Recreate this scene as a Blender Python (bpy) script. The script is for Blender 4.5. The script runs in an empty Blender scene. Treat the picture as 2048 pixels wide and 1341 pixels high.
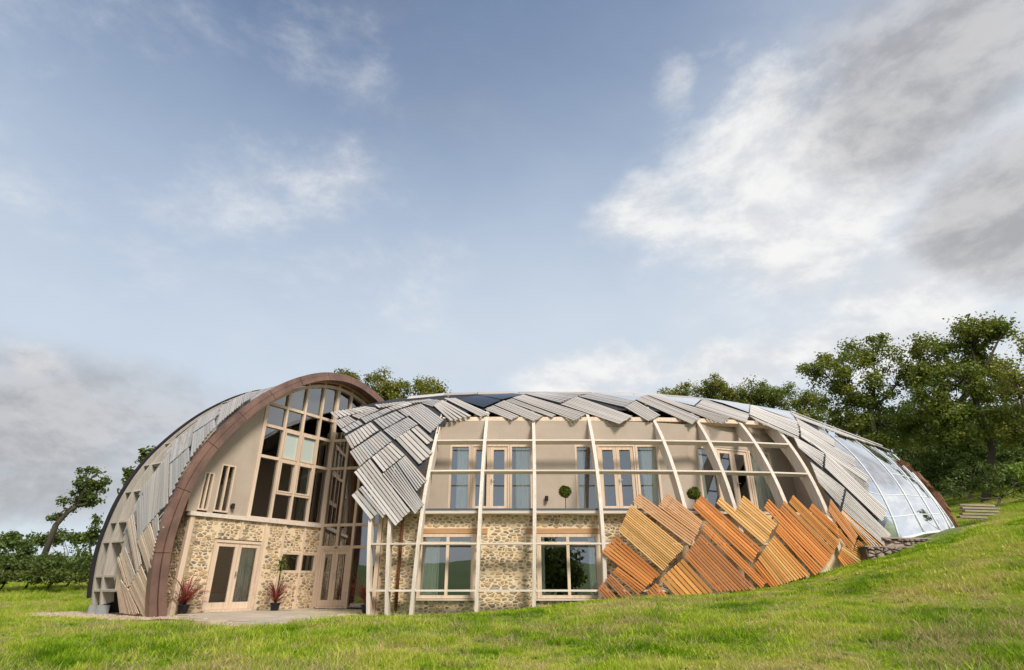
import bpy, math, random
import numpy as np
from mathutils import Vector, Matrix
random.seed(7); rng = np.random.default_rng(11)
R = math.radians
S = bpy.context.scene
COL = S.collection

# ------------------------------------------------------------------ camera
FPX, CX, CY, HOR = 1138.0, 1024.0, 670.5, 1168.0        # lens in pixels of a 2048 wide picture
TH = math.atan((HOR - 670.0) / FPX); cT, sT = math.cos(TH), math.sin(TH)
cam = bpy.data.cameras.new('camera'); camo = bpy.data.objects.new('camera', cam); COL.objects.link(camo)
cam.sensor_fit = 'HORIZONTAL'; cam.sensor_width = 36; cam.lens = FPX / 2048 * 36
cam.clip_end = 3000; cam.clip_start = .1
camo.rotation_euler = (R(90) + TH, 0, 0); S.camera = camo

# ------------------------------------------------------------------ light
SUN_EL, SUN_AZ = 44, 152          # azimuth clockwise from +Y (the way the camera looks)
sun = bpy.data.lights.new('sun', 'SUN'); suno = bpy.data.objects.new('sun', sun); COL.objects.link(suno)
sun.energy = 2.4; sun.angle = R(16); sun.color = (1.0, .94, .86)
sd = Vector((math.sin(R(SUN_AZ)) * math.cos(R(SUN_EL)), math.cos(R(SUN_AZ)) * math.cos(R(SUN_EL)), math.sin(R(SUN_EL))))
suno.rotation_euler = (-sd).to_track_quat('-Z', 'Y').to_euler()
S.view_settings.view_transform = 'Standard'; S.view_settings.look = 'None'
S.view_settings.exposure = 0.7; S.view_settings.gamma = 1
SKY_STRENGTH = .1

def ray(u, v):
    a = (u - CX) / FPX; b = (CY - v) / FPX
    return np.array([a, cT - b * sT, sT + b * cT])
def atY(u, v, Y): r = ray(u, v); return r * (Y / r[1])
def atZ(u, v, Z): r = ray(u, v); return r * (Z / r[2])
def azel(u, v):
    r = ray(u, v); r = r / np.linalg.norm(r)
    return math.atan2(r[0], r[1]), math.asin(r[2])
def project(P):
    d = P[1] * cT + P[2] * sT
    return CX + FPX * P[0] / d, CY - FPX * (P[2] * cT - P[1] * sT) / d

# ------------------------------------------------------------------ node helpers
class NT:
    def __init__(s, tree): s.t = tree; s.n = tree.nodes; s.l = tree.links
    def new(s, ty, **kw):
        n = s.n.new(ty)
        for k, v in kw.items(): setattr(n, k, v)
        return n
    def link(s, a, b): s.l.new(a, b)
    def put(s, sock, x):
        if x is None: return
        if hasattr(x, 'is_output'): s.link(x, sock)
        else: sock.default_value = x
    def math(s, op, a, b=None, c=None, clamp=False):
        n = s.new('ShaderNodeMath', operation=op); n.use_clamp = clamp
        for i, x in enumerate((a, b, c)): s.put(n.inputs[i], x)
        return n.outputs[0]
    def vmath(s, op, a, b=None):
        n = s.new('ShaderNodeVectorMath', operation=op)
        s.put(n.inputs[0], a)
        if b is not None: s.put(n.inputs[1], b)
        return n.outputs[0]
    def mix(s, fac, a, b, blend='MIX'):
        n = s.new('ShaderNodeMix', data_type='RGBA', blend_type=blend)
        s.put(n.inputs[0], fac)
        s.put(n.inputs[6], a if hasattr(a, 'is_output') else (*a, 1)); s.put(n.inputs[7], b if hasattr(b, 'is_output') else (*b, 1))
        return n.outputs[2]
    def noise(s, vec, scale, detail=4, rough=.55, dist=0, dim='3D'):
        n = s.new('ShaderNodeTexNoise', noise_dimensions=dim)
        if vec is not None: s.link(vec, n.inputs['Vector'])
        n.inputs['Scale'].default_value = scale; n.inputs['Detail'].default_value = detail
        n.inputs['Roughness'].default_value = rough; n.inputs['Distortion'].default_value = dist
        return n.outputs[0]
    def ramp(s, fac, stops, interp='LINEAR'):
        n = s.new('ShaderNodeValToRGB'); cr = n.color_ramp; cr.interpolation = interp
        while len(cr.elements) > 1: cr.elements.remove(cr.elements[-1])
        for i, (p, c) in enumerate(stops):
            e = cr.elements[0] if i == 0 else cr.elements.new(p)
            e.position = p; e.color = (*c, 1) if len(c) == 3 else c
        s.put(n.inputs[0], fac); return n.outputs[0]
    def smooth(s, x, a, b):
        n = s.new('ShaderNodeMapRange', interpolation_type='SMOOTHSTEP')
        s.put(n.inputs[0], x); n.inputs[1].default_value = a; n.inputs[2].default_value = b
        return n.outputs[0]

def material(name):
    m = bpy.data.materials.new(name); m.use_nodes = True
    t = NT(m.node_tree); t.n.clear()
    out = t.new('ShaderNodeOutputMaterial')
    b = t.new('ShaderNodeBsdfPrincipled'); t.link(b.outputs[0], out.inputs[0])
    return m, t, b, out
def bump(t, b, h, strength, dist=.02):
    n = t.new('ShaderNodeBump'); n.inputs['Strength'].default_value = strength; n.inputs['Distance'].default_value = dist
    t.link(h, n.inputs['Height']); t.link(n.outputs[0], b.inputs['Normal'])
def piece_random(t):
    oi = t.new('ShaderNodeObjectInfo'); g = t.new('ShaderNodeNewGeometry')
    return t.math('FRACT', t.math('ADD', oi.outputs['Random'], g.outputs['Random Per Island']))

# ------------------------------------------------------------------ world
W = bpy.data.worlds.new('World'); S.world = W; W.use_nodes = True
t = NT(W.node_tree); t.n.clear()
wo = t.new('ShaderNodeOutputWorld'); bg = t.new('ShaderNodeBackground'); t.link(bg.outputs[0], wo.inputs[0])
sky = t.new('ShaderNodeTexSky', sky_type='NISHITA'); sky.sun_disc = False
sky.sun_elevation = R(SUN_EL); sky.sun_rotation = R(SUN_AZ); sky.dust_density = 1.6; sky.air_density = 1.0; sky.ozone_density = 1.2
tc = t.new('ShaderNodeTexCoord'); dirv = tc.outputs['Generated']
sp = t.new('ShaderNodeSeparateXYZ'); t.link(dirv, sp.inputs[0])
az = t.math('ARCTAN2', sp.outputs[0], sp.outputs[1]); el = t.math('ARCSINE', sp.outputs[2])
zc = t.math('ADD', t.math('MAXIMUM', sp.outputs[2], 0.0), .22)
cxy = t.new('ShaderNodeCombineXYZ')
t.link(t.math('DIVIDE', sp.outputs[0], zc), cxy.inputs[0]); t.link(t.math('DIVIDE', sp.outputs[1], zc), cxy.inputs[1])
pl = cxy.outputs[0]
wispy = t.noise(pl, 1.3, 7, .58, .35)
puff = t.noise(dirv, 5.5, 8, .6, .25)
warp1 = t.math('SUBTRACT', t.noise(dirv, 3.2, 6, .6, .2), .5)
warp2 = t.math('SUBTRACT', t.noise(t.vmath('ADD', dirv, (3.7, 1.1, 5.2)), 3.2, 6, .6, .2), .5)
azw = t.math('ADD', az, t.math('MULTIPLY', warp1, .22)); elw = t.math('ADD', el, t.math('MULTIPLY', warp2, .16))
def blob(u, v, ru, rv, soft=1.0, rot=0.0):
    a0, e0 = azel(u, v)
    a1, e1 = azel(u + ru, v); a2, e2 = azel(u, v - rv)
    ra = max(abs(a1 - a0), .02); re = max(abs(e2 - e0), .02)
    dx = t.math('SUBTRACT', azw, a0); dy = t.math('SUBTRACT', elw, e0)
    c, s_ = math.cos(R(rot)), math.sin(R(rot))
    x = t.math('ADD', t.math('MULTIPLY', dx, c), t.math('MULTIPLY', dy, s_)); y = t.math('SUBTRACT', t.math('MULTIPLY', dy, c), t.math('MULTIPLY', dx, s_))
    d = t.math('SQRT', t.math('ADD', t.math('POWER', t.math('ABSOLUTE', t.math('DIVIDE', x, ra)), 2), t.math('POWER', t.math('ABSOLUTE', t.math('DIVIDE', y, re)), 2)))
    return t.smooth(d, 1.0 + .35 * soft, 1.0 - .65 * soft)
def blob_ae(a0, e0, ra, re):      # the same bank goes on past the right of the picture
    dx = t.math('DIVIDE', t.math('SUBTRACT', azw, a0), ra); dy = t.math('DIVIDE', t.math('SUBTRACT', elw, e0), re)
    return t.smooth(t.math('SQRT', t.math('ADD', t.math('MULTIPLY', dx, dx), t.math('MULTIPLY', dy, dy))), 1.4, .3)
def addmax(lst):
    r = lst[0]
    for x in lst[1:]: r = t.math('MAXIMUM', r, x)
    return r
# clear sky with a thin veil that thickens to the horizon
skyc = t.vmath('SCALE', sky.outputs[0]); skyc.node.inputs['Scale'].default_value = SKY_STRENGTH
azr = t.smooth(az, -.95, .75)
veil = t.math('ADD', t.math('MULTIPLY', t.smooth(el, 1.02, .36), .92), t.math('MULTIPLY', t.math('SUBTRACT', wispy, .5), .55))
veil = t.math('ADD', veil, t.math('MULTIPLY', azr, .26))
veil = t.math('MULTIPLY', t.math('MAXIMUM', veil, .05), .90, clamp=True)
base = t.mix(veil, skyc, t.mix(t.smooth(el, .75, .25), (.32, .38, .465), (.41, .455, .505)))
# drifting cloud banks: noise whose cover grows inside each bank
stretch = t.new('ShaderNodeMapping'); t.link(dirv, stretch.inputs[0]); stretch.inputs['Scale'].default_value = (1, 1, 1.9)
fl = t.noise(stretch.outputs[0], 3.1, 12, .64, .15); fl2 = t.noise(t.vmath('ADD', stretch.outputs[0], (.0, .0, .05)), 3.1, 12, .64, .15)
far = t.noise(t.vmath('ADD', stretch.outputs[0], (9., 4., 2.)), 1.1, 3, .5)
banks = addmax([blob(1560, 380, 330, 300, 1.25), blob(1850, 560, 330, 170, 1.25), t.math('MULTIPLY', blob(1285, 445, 140, 85, 1.2), .80), t.math('MULTIPLY', blob(1365, 195, 75, 80, 1.2), .6),
                t.math('MULTIPLY', blob(1190, 748, 180, 62, .9), 1.0), blob(1480, 742, 260, 62, 1.1), t.math('MULTIPLY', blob(540, 400, 330, 120, 1.3, 16), .56), t.math('MULTIPLY', blob(60, 712, 120, 40, 1.0), .8), t.math('MULTIPLY', blob(1700, 690, 420, 90, 1.25), .9), t.math('MULTIPLY', blob(900, 560, 700, 120, 1.3), .25), blob_ae(1.35, .30, .65, .35)])
cover = t.smooth(t.math('ADD', t.math('ADD', fl, t.math('MULTIPLY', banks, .46)), t.math('MULTIPLY', t.smooth(far, .55, .8), .12)), .54, 1.0)
glow = t.math('MULTIPLY', addmax([blob(1700, 420, 520, 420, 1.3), blob_ae(1.2, .55, .7, .5)]), .62)
cover = t.math('MAXIMUM', cover, t.math('MULTIPLY', glow, t.math('ADD', .55, t.math('MULTIPLY', fl, .9))))
darkb = addmax([blob(1830, 150, 560, 270, 1.3), blob(2020, 420, 300, 210, 1.2), blob_ae(1.25, .80, .5, .35), t.math('MULTIPLY', blob(130, 850, 420, 170, 1.25), .85), t.math('MULTIPLY', blob(60, 980, 300, 90, 1.2), .8)])
fs = t.noise(stretch.outputs[0], 2.2, 10, .58, .15)
dcover = t.smooth(t.math('ADD', fs, t.math('MULTIPLY', darkb, .72)), .55, 1.12)
lit = t.smooth(t.math('SUBTRACT', fl2, fl), .10, -.10)
bcol = t.mix(lit, (.45, .46, .48), (.585, .58, .57))
dcol = t.mix(lit, (.235, .235, .245), (.36, .355, .36))
c1 = t.mix(t.math('MULTIPLY', cover, .93), base, bcol)
c2 = t.mix(t.math('MULTIPLY', dcover, .86), c1, dcol)
t.link(c2, bg.inputs[0]); bg.inputs[1].default_value = 1.0

# ------------------------------------------------------------------ materials
M = {}
def wood(name, c_lo, c_hi, c_dark, grain=1.0, var=.35, rough=.75, axis=0, world=False, knots=True):
    m, t, b, o = material(name)
    tcn = t.new('ShaderNodeTexCoord'); pr = piece_random(t)
    mp = t.new('ShaderNodeMapping'); t.link(tcn.outputs['Object'], mp.inputs[0])
    sc = [34, 34, 34]; sc[axis] = 1.6
    if not world: sc = [5, 5, 5]; sc[axis] = 1.4
    mp.inputs['Scale'].default_value = sc
    off = t.new('ShaderNodeCombineXYZ'); 
    for i, k in enumerate((37.0, 91.0, 13.0)): t.link(t.math('MULTIPLY', pr, k), off.inputs[i])
    v = t.vmath('ADD', mp.outputs[0], off.outputs[0])
    n1 = t.noise(v, 1.0, 5, .65, .4); n2 = t.noise(v, .35, 2, .5)
    col = t.mix(pr, c_lo, c_hi)
    col = t.mix(t.smooth(n1, .42, .72), col, c_dark)
    vv = t.math('ADD', 1 - var / 2, t.math('MULTIPLY', t.math('FRACT', t.math('MULTIPLY', pr, 7.31)), var))
    vv = t.math('MULTIPLY', vv, t.math('ADD', .8, t.math('MULTIPLY', n2, .4)))
    hs = t.new('ShaderNodeHueSaturation'); t.link(col, hs.inputs['Color']); t.link(vv, hs.inputs['Value'])
    t.link(hs.outputs[0], b.inputs['Base Color']); b.inputs['Roughness'].default_value = rough
    b.inputs['Specular IOR Level'].default_value = .25
    bump(t, b, n1, .25, .01)
    M[name] = m; return m
wood('grey_wood', (.42, .375, .335), (.48, .435, .39), (.35, .31, .275), var=.24)
wood('silver_wood', (.36, .34, .325), (.42, .40, .385), (.30, .285, .27), var=.24)
wood('orange_wood', (.57, .20, .048), (.66, .265, .07), (.42, .125, .028), var=.5)
wood('gold_wood', (.58, .255, .065), (.65, .32, .095), (.44, .17, .04), var=.5)
wood('yellow_wood', (.62, .335, .11), (.69, .41, .155), (.48, .23, .065), var=.45)
wood('brown_wood', (.42, .165, .06), (.50, .215, .085), (.30, .105, .035))
wood('pink_wood', (.56, .29, .135), (.62, .36, .18), (.45, .20, .08))
wood('tan_wood', (.58, .445, .33), (.63, .49, .37), (.49, .36, .255), var=.22)
wood('beige_wood', (.53, .485, .44), (.60, .555, .51), (.45, .405, .365), var=.2)
wood('rib_wood', (.68, .585, .48), (.73, .635, .53), (.55, .45, .35), world=True, axis=2, var=.16)
wood('rail_wood', (.68, .59, .49), (.73, .64, .54), (.56, .46, .36), world=True, axis=0, var=.2)
wood('frame_wood', (.66, .51, .37), (.71, .56, .42), (.57, .41, .28), world=True, axis=2, var=.12)
wood('oak', (.46, .25, .115), (.52, .30, .15), (.36, .18, .08), world=True, axis=0, var=.2)
wood('rib_grey', (.44, .39, .33), (.50, .45, .39), (.34, .29, .24), world=True, axis=2, var=.16)
wood('sleeper', (.33, .27, .20), (.42, .35, .27), (.2, .16, .12), world=True, axis=0)

def plain(name, col, rough=.6, metal=0, nscale=0, namt=.2, bmp=0, spec=.3):
    m, t, b, o = material(name)
    b.inputs['Roughness'].default_value = rough; b.inputs['Metallic'].default_value = metal; b.inputs['Specular IOR Level'].default_value = spec
    if nscale:
        tcn = t.new('ShaderNodeTexCoord'); n = t.noise(tcn.outputs['Object'], nscale, 6, .6)
        c = t.mix(n, tuple(x * (1 - namt) for x in col), tuple(min(1, x * (1 + namt)) for x in col)); t.link(c, b.inputs['Base Color'])
        if bmp: bump(t, b, n, bmp)
    else: b.inputs['Base Color'].default_value = (*col, 1)
    M[name] = m; return m
plain('membrane', (.035, .035, .037), .7, nscale=3)
plain('rubber', (.022, .018, .02), .8, nscale=2, bmp=.3)
m, t, b, o = material('render'); M['render'] = m
tcn = t.new('ShaderNodeTexCoord'); mp = t.new('ShaderNodeMapping'); t.link(tcn.outputs['Object'], mp.inputs[0]); mp.inputs['Scale'].default_value = (5, 5, .45)
n1 = t.noise(mp.outputs[0], 1.0, 5, .6); n2 = t.noise(tcn.outputs['Object'], .8, 5, .6); n3 = t.noise(tcn.outputs['Object'], 40, 3, .6)
c = t.mix(t.smooth(n2, .3, .7), (.42, .335, .258), (.485, .398, .314)); c = t.mix(t.math('MULTIPLY', t.smooth(n1, .52, .78), .35), c, (.345, .275, .215))
t.link(c, b.inputs['Base Color']); b.inputs['Roughness'].default_value = .92; b.inputs['Specular IOR Level'].default_value = .2; bump(t, b, n3, .15, .01)
plain('mortar', (.74, .585, .385), .95, nscale=14, namt=.22, bmp=.5)
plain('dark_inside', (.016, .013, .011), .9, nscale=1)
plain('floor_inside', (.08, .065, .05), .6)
plain('lead', (.10, .105, .115), .5, nscale=4)
plain('curtain_cloth', (.84, .85, .77), .9)
plain('frosted', (.50, .56, .51), .2, spec=.5)
plain('handle', (.6, .6, .6), .3, 1)
plain('black_metal', (.02, .018, .018), .5)
plain('pot', (.018, .018, .02), .5)
plain('white_bar', (.78, .79, .79), .4)
plain('pipe', (.20, .085, .04), .45, .4, nscale=6)
plain('concrete', (.33, .34, .34), .9, nscale=8)
plain('bed_cloth', (.42, .40, .37), .9)
plain('earth', (.13, .085, .055), .95, nscale=5, namt=.4, bmp=.5)
plain('bark', (.085, .068, .05), .95, nscale=9, namt=.4, bmp=.6)
plain('bark_ivy', (.07, .075, .04), .95, nscale=9, namt=.4, bmp=.6)
plain('thatch', (.20, .095, .05), .95, nscale=20, namt=.4, bmp=.6)
plain('chair_white', (.6, .6, .58), .6)
plain('hill_green', (.11, .16, .045), .95, nscale=.02, namt=.5)
m, t, b, o = material('copper'); M['copper'] = m
pr = piece_random(t); tcn = t.new('ShaderNodeTexCoord')
n = t.noise(tcn.outputs['Object'], 1.4, 6, .65, .3); n2 = t.noise(tcn.outputs['Object'], 7, 4, .6)
c = t.mix(t.smooth(n, .3, .7), (.15, .085, .064), (.31, .175, .128)); c = t.mix(t.math('MULTIPLY', pr, .5), c, (.17, .112, .095))
c = t.mix(t.math('MULTIPLY', t.smooth(n2, .5, .75), .3), c, (.2, .13, .11))
t.link(c, b.inputs['Base Color']); b.inputs['Metallic'].default_value = .35; b.inputs['Roughness'].default_value = .48
bump(t, b, n, .12, .02)
m, t, b, o = material('stone'); M['stone'] = m
pr = piece_random(t); tcn = t.new('ShaderNodeTexCoord')
c = t.ramp(pr, [(0, (.33, .23, .13)), (.14, (.46, .33, .18)), (.3, (.20, .155, .115)), (.42, (.50, .38, .23)), (.54, (.34, .225, .115)), (.66, (.26, .22, .17)), (.78, (.54, .35, .155)), (.88, (.13, .11, .095)), (.97, (.48, .40, .29))], 'CONSTANT')
n = t.noise(tcn.outputs['Object'], 9, 6, .65); c = t.mix(t.math('ADD', .10, t.math('MULTIPLY', t.smooth(n, .42, .85), .9)), c, (.62, .485, .31)); t.link(c, b.inputs['Base Color'])
b.inputs['Roughness'].default_value = .92; bump(t, b, n, .6, .02)
m, t, b, o = material('dry_stone'); M['dry_stone'] = m
pr = piece_random(t); tcn = t.new('ShaderNodeTexCoord')
c = t.ramp(pr, [(0, (.30, .22, .17)), (.3, (.22, .16, .125)), (.6, (.38, .30, .24)), (1, (.27, .21, .18))])
n = t.noise(tcn.outputs['Object'], 9, 6, .65); c = t.mix(t.smooth(n, .4, .8), c, (.4, .33, .27)); t.link(c, b.inputs['Base Color'])
b.inputs['Roughness'].default_value = .95; bump(t, b, n, .6, .02)
m, t, b, o = material('paving'); M['paving'] = m
pr = piece_random(t); tcn = t.new('ShaderNodeTexCoord')
c = t.ramp(pr, [(0, (.50, .39, .27)), (.5, (.42, .36, .29)), (1, (.57, .455, .32))])
n = t.noise(tcn.outputs['Object'], 3, 6, .65); c = t.mix(t.smooth(n, .4, .8), c, (.36, .31, .25)); t.link(c, b.inputs['Base Color'])
b.inputs['Roughness'].default_value = .7; bump(t, b, n, .3, .01)
m, t, b, o = material('pebble'); M['pebble'] = m
oi = t.new('ShaderNodeObjectInfo')
c = t.ramp(oi.outputs['Random'], [(0, (.42, .31, .2)), (.35, (.5, .4, .29)), (.6, (.34, .24, .16)), (1, (.56, .48, .38))]); t.link(c, b.inputs['Base Color']); b.inputs['Roughness'].default_value = .9

def glass(name, tint, base, ior=1.5, rough=0.0, milk=0):
    m, t, b, o = material(name); t.n.remove(b)
    tr = t.new('ShaderNodeBsdfTransparent'); tr.inputs[0].default_value = (*tint, 1)
    gl = t.new('ShaderNodeBsdfGlossy'); gl.inputs['Roughness'].default_value = rough; gl.inputs[0].default_value = (.95, .97, 1, 1)
    fr = t.new('ShaderNodeFresnel'); fr.inputs[0].default_value = ior
    fac = t.math('ADD', base, t.math('MULTIPLY', fr.outputs[0], 1 - base), clamp=True)
    geo = t.new('ShaderNodeNewGeometry')
    tcn = t.new('ShaderNodeTexCoord'); n = t.noise(tcn.outputs['Object'], .7, 2, .5)
    bp = t.new('ShaderNodeBump'); bp.inputs['Strength'].default_value = .04; bp.inputs['Distance'].default_value = .05
    t.link(n, bp.inputs['Height']); t.link(bp.outputs[0], gl.inputs['Normal'])
    mx = t.new('ShaderNodeMixShader'); t.link(fac, mx.inputs[0]); t.link(tr.outputs[0], mx.inputs[1]); t.link(gl.outputs[0], mx.inputs[2])
    last = mx.outputs[0]
    if milk:
        df = t.new('ShaderNodeBsdfDiffuse'); df.inputs[0].default_value = (.7, .7, .7, 1)
        n3 = t.noise(tcn.outputs['Object'], 2.2, 6, .65)
        m2 = t.new('ShaderNodeMixShader'); t.link(t.math('MULTIPLY', t.smooth(n3, .3, .8), milk), m2.inputs[0]); t.link(last, m2.inputs[1]); t.link(df.outputs[0], m2.inputs[2]); last = m2.outputs[0]
    t.link(last, o.inputs[0]); M[name] = m
glass('glass', (.90, .94, .91), .24, 1.5)
glass('gable_glass', (.55, .58, .57), .22, 1.5)
glass('dome_glass', (.84, .87, .88), .0, 1.24, .0, .07)
plain('roof_glass_painted_sky', (.42, .45, .48), .10, spec=.6)  # right solar panels: reflected sky painted in as a pale base colour
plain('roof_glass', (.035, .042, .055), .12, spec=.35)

def leafmat(name, cols, trans=.35):
    m, t, b, o = material(name); t.n.remove(b)
    g = t.new('ShaderNodeNewGeometry'); tcn = t.new('ShaderNodeTexCoord')
    big = t.noise(tcn.outputs['Object'], .55, 3, .6)
    f = t.math('ADD', t.math('MULTIPLY', g.outputs['Random Per Island'], .55), t.math('MULTIPLY', t.smooth(big, .3, .7), .45))
    c = t.ramp(f, [(i / (len(cols) - 1), x) for i, x in enumerate(cols)])
    d = t.new('ShaderNodeBsdfDiffuse'); tl = t.new('ShaderNodeBsdfTranslucent'); t.link(c, d.inputs[0])
    c2 = t.mix(.5, c, (.22, .26, .03)); t.link(c2, tl.inputs[0])
    mx = t.new('ShaderNodeMixShader'); mx.inputs[0].default_value = trans; t.link(d.outputs[0], mx.inputs[1]); t.link(tl.outputs[0], mx.inputs[2])
    gl = t.new('ShaderNodeBsdfGlossy'); gl.inputs['Roughness'].default_value = .5; gl.inputs[0].default_value = (.5, .55, .5, 1)
    m2 = t.new('ShaderNodeMixShader'); m2.inputs[0].default_value = .04; t.link(mx.outputs[0], m2.inputs[1]); t.link(gl.outputs[0], m2.inputs[2])
    t.link(m2.outputs[0], o.inputs[0]); M[name] = m
leafmat('leaf_oak', [(.07, .11, .018), (.14, .19, .03), (.23, .25, .04), (.34, .29, .05)])
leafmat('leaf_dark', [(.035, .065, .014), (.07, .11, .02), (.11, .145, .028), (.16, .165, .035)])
leafmat('leaf_gold', [(.10, .13, .02), (.19, .21, .03), (.28, .26, .042), (.36, .25, .05)])
leafmat('leaf_hedge', [(.05, .08, .02), (.09, .135, .03), (.14, .18, .04), (.22, .21, .07)])
leafmat('leaf_lime', [(.12, .2, .03), (.2, .3, .04), (.3, .38, .06)])
leafmat('leaf_box', [(.07, .11, .012), (.14, .17, .02), (.22, .23, .03)])
leafmat('leaf_red', [(.13, .016, .025), (.28, .035, .055), (.40, .09, .09), (.36, .20, .10)], .3)
leafmat('leaf_yellowgreen', [(.13, .16, .02), (.22, .25, .035), (.33, .30, .07)], .3)

m, t, b, o = material('grass_blade'); M['grass_blade'] = m; t.n.remove(b)
oi = t.new('ShaderNodeObjectInfo'); g = t.new('ShaderNodeNewGeometry')
patch = t.noise(oi.outputs['Location'], .38, 4, .65); patch2 = t.noise(oi.outputs['Location'], 1.7, 3, .6)
f = t.math('ADD', t.math('MULTIPLY', t.math('SUBTRACT', patch, .5), 1.8), t.math('MULTIPLY', t.math('SUBTRACT', patch2, .5), 1.2)); f = t.math('ADD', f, .60); f = t.math('ADD', f, t.math('MULTIPLY', t.math('SUBTRACT', g.outputs['Random Per Island'], .5), .34))
sx = t.new('ShaderNodeSeparateXYZ'); t.link(oi.outputs['Location'], sx.inputs[0])
f = t.math('ADD', f, t.math('MULTIPLY', t.smooth(sx.outputs[0], -6, -14), .06))
c = t.ramp(f, [(.28, (.13, .25, .012)), (.46, (.27, .43, .022)), (.64, (.46, .56, .045)), (.86, (.60, .57, .13)), (1.1, (.68, .54, .25))])
d = t.new('ShaderNodeBsdfDiffuse'); tl = t.new('ShaderNodeBsdfTranslucent'); t.link(c, d.inputs[0]); t.link(c, tl.inputs[0])
mx = t.new('ShaderNodeMixShader'); mx.inputs[0].default_value = .4; t.link(d.outputs[0], mx.inputs[1]); t.link(tl.outputs[0], mx.inputs[2]); t.link(mx.outputs[0], o.inputs[0])
m, t, b, o = material('turf'); M['turf'] = m
tcn = t.new('ShaderNodeTexCoord'); pz = tcn.outputs['Object']
n = t.noise(pz, .38, 4, .65); n2 = t.noise(pz, 6, 5, .7)
c = t.ramp(t.math('ADD', t.math('MULTIPLY', n, .6), t.math('MULTIPLY', n2, .4)), [(.3, (.06, .10, .015)), (.5, (.12, .17, .025)), (.65, (.19, .19, .06)), (.8, (.22, .17, .08))])
t.link(c, b.inputs['Base Color']); b.inputs['Roughness'].default_value = 1; bump(t, b, n2, .8, .1)

# ------------------------------------------------------------------ mesh helpers
def link(o, parent=None, label=None, cat=None, group=None, kind=None):
    if o.name not in COL.objects: COL.objects.link(o)
    if parent is not None: o.parent = parent
    for k, v in (('label', label), ('category', cat), ('group', group), ('kind', kind)):
        if v: o[k] = v
    return o
def mesh(name, verts, faces, mat, parent=None, smooth=False, **kw):
    me = bpy.data.meshes.new(name); me.from_pydata([tuple(map(float, v)) for v in verts], [], faces); me.validate(); me.update()
    if mat: me.materials.append(M[mat])
    if smooth: me.polygons.foreach_set('use_smooth', [True] * len(me.polygons))
    return link(bpy.data.objects.new(name, me), parent, **kw)
def empty(name, loc=(0, 0, 0), parent=None, **kw):
    o = bpy.data.objects.new(name, None); o.location = loc; o.empty_display_size = .2
    return link(o, parent, **kw)
class MB:
    def __init__(s): s.v = []; s.f = []
    def add(s, v, f):
        k = len(s.v); s.v += [np.asarray(x, float) for x in v]; s.f += [tuple(i + k for i in q) for q in f]
    def box8(s, c):       # c: 8 corners, bottom four then top four
        s.add(c, [(0, 3, 2, 1), (4, 5, 6, 7), (0, 1, 5, 4), (1, 2, 6, 5), (2, 3, 7, 6), (3, 0, 4, 7)])
    def obox(s, o, a, b, c):   # origin and three edge vectors
        o, a, b, c = map(lambda x: np.asarray(x, float), (o, a, b, c))
        s.box8([o, o + a, o + a + b, o + b, o + c, o + a + c, o + a + b + c, o + b + c])
    def box(s, x0, x1, y0, y1, z0, z1): s.obox((x0, y0, z0), (x1 - x0, 0, 0), (0, y1 - y0, 0), (0, 0, z1 - z0))
    def strip(s, rings):      # closed rings joined in order, capped
        n = len(rings[0]); k = len(s.v)
        for r in rings: s.v += [np.asarray(x, float) for x in r]
        for i in range(len(rings) - 1):
            for j in range(n):
                a = k + i * n + j; b2 = k + i * n + (j + 1) % n
                s.f.append((a, b2, b2 + n, a + n))
        s.f.append(tuple(range(k + n - 1, k - 1, -1))); e = k + (len(rings) - 1) * n; s.f.append(tuple(range(e, e + n)))
    def tube(s, pts, rad, n=7):
        pts = [np.asarray(p, float) for p in pts]; rings = []
        if not hasattr(rad, '__len__'): rad = [rad] * len(pts)
        for i, p in enumerate(pts):
            d = pts[min(i + 1, len(pts) - 1)] - pts[max(i - 1, 0)]; d /= np.linalg.norm(d) + 1e-9
            h = np.array([1., 0, 0]) if abs(d[0]) < .8 else np.array([0, 1., 0])
            a = np.cross(d, h); a /= np.linalg.norm(a); b2 = np.cross(d, a)
            rings.append([p + rad[i] * (a * math.cos(6.2832 * j / n) + b2 * math.sin(6.2832 * j / n)) for j in range(n)])
        s.strip(rings)
    def build(s, name, mat, parent=None, **kw): return mesh(name, s.v, s.f, mat, parent, **kw)

cube = bpy.data.meshes.new('slat')
_h = .5
cube.from_pydata([(-_h, -_h, -_h), (_h, -_h, -_h), (_h, _h, -_h), (-_h, _h, -_h), (-_h, -_h, _h), (_h, -_h, _h), (_h, _h, _h), (-_h, _h, _h)], [],
                 [(0, 3, 2, 1), (4, 5, 6, 7), (0, 1, 5, 4), (1, 2, 6, 5), (2, 3, 7, 6), (3, 0, 4, 7)])
cubes = {}
def cube_mesh(mat):
    if mat not in cubes:
        c = cube.copy(); c.name = 'slat_' + mat; c.materials.append(M[mat]); cubes[mat] = c
    return cubes[mat]

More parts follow.
